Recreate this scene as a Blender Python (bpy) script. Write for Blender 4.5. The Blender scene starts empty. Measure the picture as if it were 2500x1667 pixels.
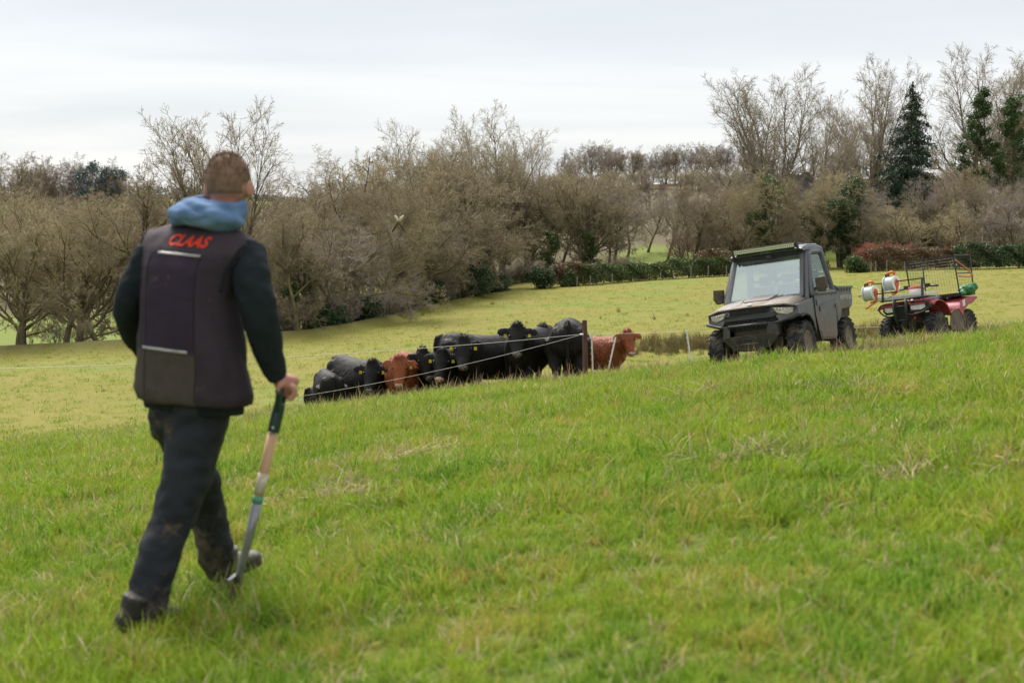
import bpy, bmesh, math, random
import numpy as np
from mathutils import Vector, Matrix, noise
from mathutils.bvhtree import BVHTree
random.seed(7)
sc = bpy.context.scene
COL = sc.collection
R = math.radians
UP = Vector((0, 0, 1))

# ------------------------------------------------------------------ camera
F, CX, CY = 3472.0, 1250.0, 833.5            # focal length and centre in photograph pixels (2500 x 1667)
PITCH = math.atan(313.5 / F)
CAMZ = 1.6
cam_d = bpy.data.cameras.new('camera')
cam_d.sensor_width = 36.0
cam_d.lens = F / 2500.0 * 36.0
cam_d.clip_end = 6000.0
cam_d.clip_start = 0.1
cam_d.dof.use_dof = True
cam_d.dof.focus_distance = 29.0
cam_d.dof.aperture_fstop = 3.6
cam = bpy.data.objects.new('camera', cam_d)
COL.objects.link(cam)
cam.location = (0, 0, CAMZ)
cam.rotation_euler = (math.pi / 2 - PITCH, 0, 0)
sc.camera = cam

# ------------------------------------------------------------------ sky, sun, exposure
SUN_EL, SUN_AZ = R(52), R(338)               # azimuth clockwise from +Y
w = bpy.data.worlds.new('World'); sc.world = w; w.use_nodes = True
nt = w.node_tree; nt.nodes.clear()
def wn(t, **kw):
    n = nt.nodes.new(t)
    for k, v in kw.items(): setattr(n, k, v)
    return n
def wl(a, b): nt.links.new(a, b)
out = wn('ShaderNodeOutputWorld'); bg = wn('ShaderNodeBackground'); bg.inputs[1].default_value = 0.1
sky = wn('ShaderNodeTexSky', sky_type='NISHITA', sun_disc=False, sun_elevation=SUN_EL, sun_rotation=SUN_AZ)
tc = wn('ShaderNodeTexCoord'); sep = wn('ShaderNodeSeparateXYZ'); wl(tc.outputs['Generated'], sep.inputs[0])
zz = wn('ShaderNodeMath', operation='MAXIMUM'); wl(sep.outputs[2], zz.inputs[0]); zz.inputs[1].default_value = 0.0
za = wn('ShaderNodeMath', operation='ADD'); wl(zz.outputs[0], za.inputs[0]); za.inputs[1].default_value = 0.11
dx = wn('ShaderNodeMath', operation='DIVIDE'); wl(sep.outputs[0], dx.inputs[0]); wl(za.outputs[0], dx.inputs[1])
dy = wn('ShaderNodeMath', operation='DIVIDE'); wl(sep.outputs[1], dy.inputs[0]); wl(za.outputs[0], dy.inputs[1])
cmb = wn('ShaderNodeCombineXYZ'); wl(dx.outputs[0], cmb.inputs[0]); wl(dy.outputs[0], cmb.inputs[1])
mp = wn('ShaderNodeMapping'); wl(cmb.outputs[0], mp.inputs[0])
mp.inputs['Scale'].default_value = (0.42, 0.8, 1); mp.inputs['Rotation'].default_value = (0, 0, R(14)); mp.inputs['Location'].default_value = (3.1, 0.7, 0)
nz = wn('ShaderNodeTexNoise'); wl(mp.outputs[0], nz.inputs['Vector'])
nz.inputs['Scale'].default_value = 1.0; nz.inputs['Detail'].default_value = 5; nz.inputs['Roughness'].default_value = 0.5; nz.inputs['Distortion'].default_value = 0.35
rp = wn('ShaderNodeValToRGB'); wl(nz.outputs['Fac'], rp.inputs[0])
rp.color_ramp.interpolation = 'EASE'
rp.color_ramp.elements[0].position = 0.34; rp.color_ramp.elements[0].color = (0.725, 0.755, 0.79, 1)
rp.color_ramp.elements[1].position = 0.64; rp.color_ramp.elements[1].color = (0.885, 0.892, 0.90, 1)
sc4 = wn('ShaderNodeVectorMath', operation='SCALE'); wl(rp.outputs[0], sc4.inputs[0]); sc4.inputs['Scale'].default_value = 2.26
mx = wn('ShaderNodeMix', data_type='RGBA'); mx.inputs[0].default_value = 0.96
wl(sky.outputs[0], mx.inputs[6]); wl(sc4.outputs[0], mx.inputs[7]); wl(mx.outputs[2], bg.inputs[0]); wl(bg.outputs[0], out.inputs[0])

sd = bpy.data.lights.new('sun', 'SUN'); sd.energy = 1.5; sd.angle = R(32); sd.color = (1.0, 0.955, 0.88)
sun = bpy.data.objects.new('sun', sd); COL.objects.link(sun)
sv = Vector((math.sin(SUN_AZ) * math.cos(SUN_EL), math.cos(SUN_AZ) * math.cos(SUN_EL), math.sin(SUN_EL)))
sun.rotation_euler = sv.to_track_quat('Z', 'Y').to_euler(); sun.location = sv * 60

sc.view_settings.view_transform = 'Standard'; sc.view_settings.look = 'None'
sc.view_settings.gamma = 1.0; sc.view_settings.exposure = 2.15
sc.view_settings.use_curve_mapping = False
sc.cycles.max_bounces = 6; sc.cycles.transparent_max_bounces = 12
sc.cycles.use_denoising = True
sc.cycles.sample_clamp_indirect = 4.0

# ------------------------------------------------------------------ pixels and ground
_fw = np.array((0, math.cos(PITCH), -math.sin(PITCH))); _up = np.array((0, math.sin(PITCH), math.cos(PITCH)))
def ray(px, py):
    return np.array(((px - CX) / F, 0, 0)) + _fw - _up * ((py - CY) / F)
def P(px, py, Y):
    d = ray(px, py); t = Y / d[1]
    return Vector((d[0] * t, d[1] * t, CAMZ + d[2] * t))
def proj(p):
    q = np.array((p[0], p[1], p[2] - CAMZ)); dep = q @ _fw
    return CX + F * q[0] / dep, CY - F * (q @ _up) / dep

_ys = np.arange(-60, 140, 0.05)
_sl = np.interp(_ys, [-60, 0, 6, 15, 23, 28, 31.2, 32.6, 34.5, 38, 44, 140],
                     [0.01, -.045, -.068, -.090, -.108, -.115, -.120, -.18, -.255, -.20, -.22, -.25])
_gv = np.concatenate(([0], np.cumsum(_sl[:-1] * 0.05)))
_gv += -1.42 - np.interp(5.5, _ys, _gv)
def sstep(a, b, x):
    t = np.clip((x - a) / (b - a), 0, 1); return t * t * (3 - 2 * t)
def smax(a, b, k):
    h = np.clip(0.5 + 0.5 * (a - b) / k, 0, 1); return b + (a - b) * h + k * h * (1 - h)
YBX = [-400, -60, -30, -14, -10.5, -7.2, -1.7, 1.4, 17, 60, 400]
YBY = [60, 68, 72, 70, 71.6, 78, 99, 105.5, 111.5, 111, 110]
def H(x, y):
    x = np.asarray(x, float); y = np.asarray(y, float)
    near = np.interp(y, _ys, _gv) + 0.12 * 30 * np.tanh(x / 30)
    near = near + 0.03 * np.sin(x * 0.9 + y * 0.35 + 1) * np.sin(y * 0.55 - x * 0.2) + 0.022 * np.sin(x * 2.1 + 2.0 * np.sin(y * 0.7)) * np.sin(y * 1.7 + 0.4)
    mid = -5.6 + np.where(x < 0, 0.065, 0.045) * 60 * np.tanh(x / 60) + 0.12 * np.sin(x * 0.16 + y * 0.07) * np.sin(y * 0.11 + 0.6)
    mid = mid + 0.35 * np.exp(-((x - 4 - (y - 55) * .1) / 9) ** 2 - ((y - 62) / 7) ** 2)
    z = smax(near, mid, 0.5)
    yb = np.interp(x, YBX, YBY)
    left = sstep(2, -8, x)
    z = z - 1.6 * left * sstep(0.5, 12, y - yb) + 0.4 * left * np.exp(-((y - yb - 0.5) / 1.6) ** 2)
    u = x / np.maximum(y, 20)
    wr = sstep(-.22, -.06, u)
    fr = np.interp(y, [0, 118, 160, 260, 330, 600, 1500, 5000], [0, 0, 3.0, 9.6, 10.8, 12, 18, 34])
    fl = np.interp(y, [0, 150, 250, 450, 600, 1500, 5000], [0, 0, 4.2, 14, 17, 30, 60])
    z = z + fr * wr + fl * (1 - wr)
    return z + CAMZ
def Hn(x, y): return float(H(x, y))
def ground_hit(px, py, y0=3.0, y1=160.0):
    d = ray(px, py)
    for Y in np.arange(y0, y1, 0.05):
        t = Y / d[1]
        if CAMZ + d[2] * t <= Hn(d[0] * t, Y): return Vector((d[0] * t, Y, Hn(d[0] * t, Y)))
    return None
def spot(px, Y, dz=0.0):
    x = (px - CX) / F * Y / math.cos(PITCH) * 1.0
    return Vector((x, Y, Hn(x, Y) + dz))

# ------------------------------------------------------------------ scene helpers
def link(o): COL.objects.link(o); return o
def tag(o, label=None, cat=None, group=None, kind=None):
    if label: o['label'] = label
    if cat: o['category'] = cat
    if group: o['group'] = group
    if kind: o['kind'] = kind
    return o
def thing(name, label, cat, mat4=None, loc=None, group=None):
    o = bpy.data.objects.new(name, None); link(o); o.empty_display_size = 0.2
    if mat4 is not None: o.matrix_world = mat4
    elif loc is not None: o.location = loc
    return tag(o, label, cat, group)
def child(o, parent, world=False):
    o.parent = parent
    if world: o.matrix_parent_inverse = Matrix.Translation(-Vector(parent.location))
    return o
def meshobj(name, me, mat, parent=None, world=False):
    o = bpy.data.objects.new(name, me); link(o)
    if mat is not None and len(me.materials) == 0: me.materials.append(mat)
    if parent is not None: child(o, parent, world)
    return o
def mesh_np(name, V, Fq, smooth=False):
    """V (n,3), Fq (m,3|4) arrays"""
    V = np.asarray(V, np.float32); Fq = np.asarray(Fq, np.int32)
    me = bpy.data.meshes.new(name); k = Fq.shape[1]
    me.vertices.add(len(V)); me.vertices.foreach_set('co', V.ravel())
    me.loops.add(Fq.size); me.loops.foreach_set('vertex_index', Fq.ravel())
    me.polygons.add(len(Fq)); me.polygons.foreach_set('loop_start', np.arange(0, Fq.size, k, dtype=np.int32))
    if smooth: me.polygons.foreach_set('use_smooth', np.ones(len(Fq), bool))
    me.update(calc_edges=True); me.validate()
    return me
def face_attr(me, name, vals):
    a = me.attributes.new(name, 'FLOAT', 'FACE'); a.data.foreach_set('value', np.asarray(vals, np.float32))
def copy_tree(o, parent=None):
    c = o.copy(); link(c)
    if parent is not None: c.parent = parent
    for ch in o.children: copy_tree(ch, c)
    return c

class MB:
    """collects shapes, builds ONE mesh object"""
    def __init__(s): s.v = []; s.f = []
    def add(s, V, Fs, M=None):
        b = len(s.v)
        for p in V:
            p = Vector(p); s.v.append(M @ p if M is not None else p)
        for f in Fs: s.f.append([b + i for i in f])
        return s
    def box(s, c, d, rot=None, taper=None):
        c = Vector(c); hx, hy, hz = d[0] / 2, d[1] / 2, d[2] / 2
        V = [Vector((x, y, z)) for z in (-hz, hz) for y in (-hy, hy) for x in (-hx, hx)]
        if taper:
            for p in V[4:]: p.x *= taper[0]; p.y *= taper[1]
        if rot is not None: V = [rot @ p for p in V]
        return s.add([p + c for p in V], [(0, 2, 3, 1), (4, 5, 7, 6), (0, 1, 5, 4), (2, 6, 7, 3), (0, 4, 6, 2), (1, 3, 7, 5)])
    def bar(s, a, b, wd, th=None, upv=(0, 0, 1)):
        a, b = Vector(a), Vector(b); th = th or wd
        y = (b - a); L = y.length; y.normalize(); x = y.cross(Vector(upv))
        if x.length < 1e-4: x = y.cross(Vector((1, 0, 0)))
        x.normalize(); z = x.cross(y)
        M = Matrix((x, y, z)).transposed()
        return s.box((a + b) / 2, (wd, L, th), M)
    def prism(s, poly, off):
        """poly: 3-D points in order, off: extrusion vector"""
        n = len(poly); off = Vector(off)
        V = [Vector(p) for p in poly] + [Vector(p) + off for p in poly]
        return s.add(V, [list(range(n))[::-1], list(range(n, 2 * n))] + [(i, (i + 1) % n, n + (i + 1) % n, n + i) for i in range(n)])
    def grid(s, rows):
        """rows of equal length point lists"""
        m = len(rows[0]); V = [p for r in rows for p in r]
        return s.add(V, [(i * m + j, i * m + j + 1, (i + 1) * m + j + 1, (i + 1) * m + j) for i in range(len(rows) - 1) for j in range(m - 1)])
    def ring(s, rings, caps=True, closed=True):
        m = len(rings[0]); b = len(s.v)
        V = [p for r in rings for p in r]; fs = []
        for i in range(len(rings) - 1):
            for j in range(m if closed else m - 1):
                k = (j + 1) % m
                fs.append((i * m + j, i * m + k, (i + 1) * m + k, (i + 1) * m + j))
        if caps: fs.append(list(range(m))[::-1]); fs.append([(len(rings) - 1) * m + j for j in range(m)])
        return s.add(V, fs)
    def tube(s, pts, rad, n=8, caps=True, flat=None, upv=None):
        pts = [Vector(p) for p in pts]
        if not hasattr(rad, '__len__'): rad = [rad] * len(pts)
        rings = []; prev = None
        for i, p in enumerate(pts):
            t = (pts[min(i + 1, len(pts) - 1)] - pts[max(i - 1, 0)]).normalized()
            if prev is None:
                ref = Vector(upv) if upv else (Vector((0, 0, 1)) if abs(t.z) < 0.9 else Vector((1, 0, 0)))
                x = t.cross(ref).normalized()
            else:
                x = (prev - t * prev.dot(t)).normalized()
            prev = x; y = t.cross(x)
            r = rad[i]; rx, ry = (r if hasattr(r, '__len__') else (r, r))
            rings.append([p + x * (rx * math.cos(2 * math.pi * k / n)) + y * (ry * math.sin(2 * math.pi * k / n)) for k in range(n)])
        return s.ring(rings, caps)
    def lathe(s, prof, c, axis, n=24, closed=False):
        """prof: (radius, along)"""
        c = Vector(c); a = Vector(axis).normalized(); x = a.orthogonal().normalized(); y = a.cross(x)
        rings = [[c + a * h + (x * math.cos(2 * math.pi * k / n) + y * math.sin(2 * math.pi * k / n)) * r for k in range(n)] for r, h in prof]
        if closed: rings.append(rings[0])
        return s.ring(rings, caps=not closed)
    def ball(s, c, r, n=12, M=None):
        c = Vector(c); r = Vector(r if hasattr(r, '__len__') else (r, r, r)); m = n // 2
        rings = []
        for i in range(1, m):
            th = math.pi * i / m
            q = [Vector((math.sin(th) * math.cos(2 * math.pi * k / n) * r.x, math.sin(th) * math.sin(2 * math.pi * k / n) * r.y, -math.cos(th) * r.z)) for k in range(n)]
            rings.append([c + (M @ v if M is not None else v) for v in q])
        return s.ring(rings, caps=True)
    def mesh(s, name, smooth=False):
        me = bpy.data.meshes.new(name); me.from_pydata([tuple(v) for v in s.v], [], s.f); me.update()
        if smooth: me.polygons.foreach_set('use_smooth', np.ones(len(me.polygons), bool))
        return me
    def build(s, name, mat, parent=None, smooth=False, world=False, bevel=0, sub=0, angle=35):
        me = s.mesh(name, smooth); 
        o = meshobj(name, me, mat, parent, world)
        if smooth == 'auto':
            me.polygons.foreach_set('use_smooth', np.ones(len(me.polygons), bool))
            try: me.set_sharp_from_angle(angle=R(angle))
            except Exception: pass
        if bevel:
            md = o.modifiers.new('bevel', 'BEVEL'); md.width = bevel; md.segments = 2; md.limit_method = 'ANGLE'; md.angle_limit = R(30)
        if sub:
            md = o.modifiers.new('sub', 'SUBSURF'); md.levels = sub; md.render_levels = sub
        return o
def catmull(pts, m=6):
    """pts: list of tuples (any dim) -> dense list"""
    A = np.array(pts, float); o = []
    for i in range(len(A) - 1):
        p0, p1, p2, p3 = A[max(i - 1, 0)], A[i], A[i + 1], A[min(i + 2, len(A) - 1)]
        for k in range(m):
            t = k / m
            o.append(0.5 * (2 * p1 + (p2 - p0) * t + (2 * p0 - 5 * p1 + 4 * p2 - p3) * t * t + (3 * p1 - p0 - 3 * p2 + p3) * t ** 3))
    o.append(A[-1]); return np.array(o)
def remeshed(mb, voxel, smooth_it=6, name='m', fac=0.5):
    """union of closed shapes -> one continuous surface (a mesh datablock)"""
    me = mb.mesh(name); o = bpy.data.objects.new(name, me); link(o)
    a = o.modifiers.new('r', 'REMESH'); a.mode = 'VOXEL'; a.voxel_size = voxel; a.use_smooth_shade = True
    if smooth_it:
        b = o.modifiers.new('s', 'SMOOTH'); b.iterations = smooth_it; b.factor = fac
    dg = bpy.context.evaluated_depsgraph_get(); ev = o.evaluated_get(dg)
    res = bpy.data.meshes.new_from_object(ev); res.name = name
    bpy.data.objects.remove(o); bpy.data.meshes.remove(me)
    res.polygons.foreach_set('use_smooth', np.ones(len(res.polygons), bool))
    return res
def displace(me, fn):
    n = len(me.vertices); co = np.empty(n * 3, np.float32); no = np.empty(n * 3, np.float32)
    me.vertices.foreach_get('co', co); me.vertices.foreach_get('normal', no)
    co = co.reshape(-1, 3); no = no.reshape(-1, 3)
    d = np.array([fn(Vector(p), Vector(q)) for p, q in zip(co, no)], np.float32)
    me.vertices.foreach_set('co', (co + no * d[:, None]).ravel()); me.update()

# ------------------------------------------------------------------ materials
class NM:
    def __init__(s, name):
        s.m = bpy.data.materials.new(name); s.m.use_nodes = True; s.t = s.m.node_tree; s.t.nodes.clear()
        s.out = s.n('ShaderNodeOutputMaterial'); s.bs = s.n('ShaderNodeBsdfPrincipled'); s.l(s.bs.outputs[0], s.out.inputs[0])
    def n(s, t, **kw):
        x = s.t.nodes.new(t)
        for k, v in kw.items(): setattr(x, k, v)
        return x
    def l(s, a, b): s.t.links.new(a, b)
    def coord(s, kind='Object', scale=(1, 1, 1)):
        if kind == 'World': o = s.n('ShaderNodeNewGeometry').outputs['Position']
        else: o = s.n('ShaderNodeTexCoord').outputs[kind]
        if scale != (1, 1, 1):
            m = s.n('ShaderNodeMapping'); s.l(o, m.inputs[0]); m.inputs['Scale'].default_value = scale; o = m.outputs[0]
        return o
    def noise(s, co, scale, detail=5, rough=0.55, dist=0.0):
        x = s.n('ShaderNodeTexNoise'); s.l(co, x.inputs['Vector']); x.inputs['Scale'].default_value = scale
        x.inputs['Detail'].default_value = detail; x.inputs['Roughness'].default_value = rough; x.inputs['Distortion'].default_value = dist
        return x.outputs['Fac']
    def ramp(s, fac, stops, interp='LINEAR'):
        x = s.n('ShaderNodeValToRGB'); s.l(fac, x.inputs[0]); cr = x.color_ramp; cr.interpolation = interp
        while len(cr.elements) < len(stops): cr.elements.new(0.5)
        for e, (p, c) in zip(cr.elements, stops):
            e.position = p; e.color = (c, c, c, 1) if not hasattr(c, '__len__') else (*c, 1)
        return x.outputs[0]
    def mix(s, f, a, b, mode='MIX'):
        x = s.n('ShaderNodeMix', data_type='RGBA', blend_type=mode)
        for i, v in ((0, f), (6, a), (7, b)):
            if hasattr(v, 'links') or hasattr(v, 'is_linked'): s.l(v, x.inputs[i])
            elif i == 0: x.inputs[0].default_value = v
            else: x.inputs[i].default_value = (*v, 1)
        return x.outputs[2]
    def math(s, op, a, b=0.5, clamp=False):
        x = s.n('ShaderNodeMath', operation=op, use_clamp=clamp)
        for i, v in ((0, a), (1, b)):
            if hasattr(v, 'is_linked'): s.l(v, x.inputs[i])
            else: x.inputs[i].default_value = v
        return x.outputs[0]
    def attr(s, name): return s.n('ShaderNodeAttribute', attribute_name=name).outputs['Fac']
    def bump(s, h, strength=0.3, dist=0.01):
        b = s.n('ShaderNodeBump'); s.l(h, b.inputs['Height']); b.inputs['Strength'].default_value = strength; b.inputs['Distance'].default_value = dist
        s.l(b.outputs[0], s.bs.inputs['Normal']); return b
    def set(s, rough=0.6, spec=0.4, metal=0.0, color=None, coat=None, trans=None):
        s.bs.inputs['Roughness'].default_value = rough; s.bs.inputs['Specular IOR Level'].default_value = spec; s.bs.inputs['Metallic'].default_value = metal
        if color is not None:
            if hasattr(color, 'is_linked'): s.l(color, s.bs.inputs['Base Color'])
            else: s.bs.inputs['Base Color'].default_value = (*color, 1)
        if coat is not None: s.bs.inputs['Coat Weight'].default_value = coat
        return s
    def translucent(s, color, fac):
        tr = s.n('ShaderNodeBsdfTranslucent'); s.l(color, tr.inputs[0])
        mxs = s.n('ShaderNodeMixShader'); mxs.inputs[0].default_value = fac
        s.l(s.bs.outputs[0], mxs.inputs[1]); s.l(tr.outputs[0], mxs.inputs[2]); s.l(mxs.outputs[0], s.out.inputs[0])

def pm(name, c1, c2=None, scale=6, rough=0.6, spec=0.4, metal=0.0, bump=0.0, bscale=60, bdist=0.005, coord='Object', stretch=(1, 1, 1), lo=0.35, hi=0.65, mud=None):
    """two-tone noise material; mud = (colour, z_low, z_high, scale, amount) lies on top, thicker low down"""
    k = NM(name); co = k.coord(coord, stretch)
    c2 = c2 or tuple(x * 0.8 for x in c1)
    col = k.ramp(k.noise(co, scale), [(lo, c1), (hi, c2)])
    ro = None
    if mud:
        mc, z0, z1, ms, amt = mud
        o2 = k.coord('Object'); sp = k.n('ShaderNodeSeparateXYZ'); k.l(o2, sp.inputs[0])
        mr = k.n('ShaderNodeMapRange'); k.l(sp.outputs[2], mr.inputs[0]); mr.inputs[1].default_value = z0; mr.inputs[2].default_value = z1; mr.inputs[3].default_value = amt; mr.inputs[4].default_value = 0.0
        nn = k.noise(o2, ms, 8, 0.7); n3 = k.noise(o2, ms * 9, 4, 0.7)
        s1 = k.math('ADD', nn, k.math('MULTIPLY', n3, 0.35)); s1 = k.math('ADD', s1, mr.outputs[0])
        fac = k.ramp(s1, [(0.78, 0.0), (1.12, 1.0)])
        col = k.mix(fac, col, k.ramp(n3, [(0.3, tuple(x * 0.75 for x in mc)), (0.7, mc)]))
        ro = k.math('ADD', k.math('MULTIPLY', fac, 0.95 - rough), rough)
    k.set(rough, spec, metal, col)
    if ro is not None: k.l(ro, k.bs.inputs['Roughness'])
    if bump: k.bump(k.noise(k.coord(coord), bscale, 4), bump, bdist)
    return k.m
# ------------------------------------------------------------------ terrain (one sheet to the horizon)
def axis(fine0, fine1, step, out0, out1, g=1.12):
    a = list(np.arange(fine0, fine1 + 1e-6, step))
    s = step
    while a[-1] < out1: s *= g; a.append(a[-1] + s)
    s = step; b = []
    x = fine0
    while x > out0: s *= g; x -= s; b.append(x)
    return np.array(b[::-1] + a)
gx = axis(-26, 26, 0.5, -3500, 3500, 1.09); gy = axis(-4, 120, 0.65, -60, 4200, 1.06)
X, Y = np.meshgrid(gx, gy)
Zt = H(X, Y)
rg = np.random.default_rng(3)
V = np.stack([X.ravel(), Y.ravel(), Zt.ravel()], 1)
nx_, ny_ = len(gx), len(gy)
ii = (np.arange(ny_ - 1)[:, None] * nx_ + np.arange(nx_ - 1)[None, :]).ravel()
Fq = np.stack([ii, ii + 1, ii + 1 + nx_, ii + nx_], 1)
me = mesh_np('field', V, Fq, True)
yb = np.interp(V[:, 0], YBX, YBY)
nearm = sstep(37, 33.5, V[:, 1] + 0.4 * np.sin(V[:, 0] * .8))
beyond = V[:, 1] - yb
u_ = V[:, 0] / np.maximum(V[:, 1], 20)
lft = sstep(-1, -8, V[:, 0])
wl_ = sstep(-2, -9, V[:, 0]); woodm = (1 - wl_) * sstep(14, 24, beyond - 13 * np.exp(-((V[:, 0] - 13.5) / 5) ** 2)) + wl_ * np.minimum(1, sstep(0, 2.0, beyond) * sstep(13, 9, beyond) + sstep(58, 75, beyond))
woodm = np.maximum(woodm * 1.0, lft * np.exp(-((beyond - 1.0) / 1.6) ** 2) * 0.75)
farfield = sstep(0.02, 0.2, np.sin(V[:, 0] * .011 + V[:, 1] * .006 + .4)) * sstep(300, 420, V[:, 1])
woodm = woodm * (1 - .6 * farfield)
lush = np.clip(sstep(6, 14, beyond) * (V[:, 1] > 60), 0, 1)
for nm_, arr in (('near', nearm), ('wood', woodm), ('lush', lush)):
    a = me.attributes.new(nm_, 'FLOAT', 'POINT'); a.data.foreach_set('value', arr.astype(np.float32))
k = NM('field_grass'); co = k.coord('World')
n1 = k.noise(co, 0.35, 6, 0.6); n2 = k.noise(co, 2.2, 6, 0.65); n3 = k.noise(co, 9.0, 4, 0.7)
midc = k.mix(k.ramp(n1, [(0.36, 0.0), (0.66, 1.0)]), (0.205, 0.182, 0.040), (0.165, 0.165, 0.028))
midc = k.mix(k.ramp(n2, [(0.48, 0.0), (0.75, 0.6)]), midc, (0.23, 0.19, 0.065))
midc = k.mix(k.ramp(n3, [(0.52, 0.0), (0.75, 0.6)]), midc, (0.09, 0.11, 0.02))
midc = k.mix(k.ramp(k.noise(co, 0.11, 3, 0.5), [(0.55, 0.0), (0.68, 0.7)]), midc, (0.13, 0.19, 0.03))
lushc = k.mix(k.ramp(n2, [(0.35, 0.0), (0.65, 1.0)]), (0.12, 0.175, 0.028), (0.175, 0.195, 0.042))
nearc = k.mix(k.ramp(n2, [(0.38, 0.0), (0.62, 1.0)]), (0.06, 0.11, 0.008), (0.12, 0.135, 0.02))
woodc = k.mix(k.ramp(n2, [(0.35, 0.0), (0.65, 1.0)]), (0.13, 0.095, 0.06), (0.085, 0.085, 0.035))
c = k.mix(k.attr('lush'), midc, lushc)
c = k.mix(k.attr('near'), c, nearc)
c = k.mix(k.attr('wood'), c, woodc)
k.set(0.9, 0.15, 0, c); k.bump(k.math('ADD', n3, k.noise(co, 30, 3)), 0.6, 0.05)
field = meshobj('field', me, k.m); tag(field, kind='structure')
field['label'] = 'sloping green pasture falling left, with a yellower field beyond'

# ------------------------------------------------------------------ grass: tufts scattered as instances
def blade_mat(name, base, dry, trans=0.38):
    k = NM(name)
    co = k.coord('World'); t = k.attr('tint'); rnd = k.n('ShaderNodeObjectInfo').outputs['Random']
    n1 = k.noise(co, 0.6, 4, 0.6); n2 = k.noise(co, 2.6, 4, 0.7)
    f = k.math('ADD', k.math('MULTIPLY', n1, 0.65), k.math('MULTIPLY', n2, 0.65)); f = k.math('ADD', f, k.math('MULTIPLY', rnd, 0.16))
    c = k.mix(k.ramp(f, [(0.60, 0.0), (0.82, 1.0)]), base[0], base[1])
    c = k.mix(t, c, base[2])
    dr = k.math('ADD', k.math('MULTIPLY', rnd, 0.55), k.math('MULTIPLY', k.noise(co, 1.1, 5, 0.7), 0.9))
    c = k.mix(k.ramp(dr, [(0.84, 0.0), (1.06, 0.8)]), c, dry)
    k.set(0.8, 0.05, 0, c); k.translucent(c, trans)
    return k.m
M_grass = blade_mat('grass_blades', ((0.052, 0.178, 0.002), (0.240, 0.315, 0.010), (0.32, 0.43, 0.075)), (0.46, 0.34, 0.10))
M_straw = pm('dry_straw', (0.50, 0.40, 0.24), (0.36, 0.27, 0.16), 3, 0.7, 0.2, coord='World')
M_stalk = pm('dry_stalks', (0.33, 0.22, 0.14), (0.20, 0.125, 0.08), 3, 0.7, 0.2, coord='World')
M_rush = pm('rush_stems', (0.12, 0.13, 0.045), (0.27, 0.19, 0.09), 1.4, 0.8, 0.2, coord='World')
hid = bpy.data.collections.new('tuft_shapes')       # source shapes for the scatter, not in the scene
rushcol = bpy.data.collections.new('rush_shapes'); shortcol = bpy.data.collections.new('short_turf_shapes'); stalkcol = bpy.data.collections.new('stalk_shapes')
def tuft(col, seed, n, rad, h0, h1, wd, lean, mat, seg=3, droop=0.5):
    r = np.random.default_rng(seed)
    Vs = []; Fs = []; ti = []
    for b in range(n):
        a = r.uniform(0, 6.283); q = rad * math.sqrt(r.uniform()); bx, by = q * math.cos(a), q * math.sin(a)
        az = r.uniform(0, 6.283); L = r.uniform(h0, h1); ln = abs(r.normal(0, lean)) + 0.05
        wdir = np.array((-math.sin(az), math.cos(az), 0)); out = np.array((math.cos(az), math.sin(az), 0))
        p = np.array((bx, by, -0.015)); th = ln; tn = r.uniform() ** 2
        base = len(Vs)
        for s_ in range(seg + 1):
            ww = wd * r.uniform(0.8, 1.2) * (1 - (s_ / seg) ** 2 * 0.92) / 2
            Vs += [p - wdir * ww, p + wdir * ww]
            p = p + (out * math.sin(th) + np.array((0, 0, 1)) * math.cos(th)) * (L / seg); th = min(th + droop * r.uniform(0.3, 1.2) / seg * 1.6, 2.0)
        for s_ in range(seg):
            i = base + 2 * s_; Fs.append((i, i + 1, i + 3, i + 2)); ti.append(tn)
    me = mesh_np('tuft', np.array(Vs), np.array(Fs), True); face_attr(me, 'tint', ti)
    me.materials.append(mat)
    col.objects.link(bpy.data.objects.new('tuft', me))
for i in range(7): tuft(hid, 10 + i, 20, 0.055 + 0.01 * (i % 3), 0.05 + 0.014 * (i % 4), 0.13 + 0.026 * (i % 4), 0.0068, 0.45, M_grass, 3, 0.8)
tuft(hid, 40, 12, 0.05, 0.08, 0.2, 0.0045, 0.7, M_straw, 3, 0.6)
for i in range(4): tuft(stalkcol, 50 + i, 3 + i, 0.09, 0.22, 0.52, 0.0105, 0.32, M_stalk if i % 2 else M_straw, 4, 0.35 + .2 * (i % 2))
for i in range(3): tuft(rushcol, 60 + i, 46, 0.24, 0.35, 0.85, 0.014, 0.3, M_rush, 3, 0.3)
for i in range(3): tuft(shortcol, 70 + i, 18, 0.16, 0.03, 0.10, 0.012, 0.6, M_grass, 2, 0.8)

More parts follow.
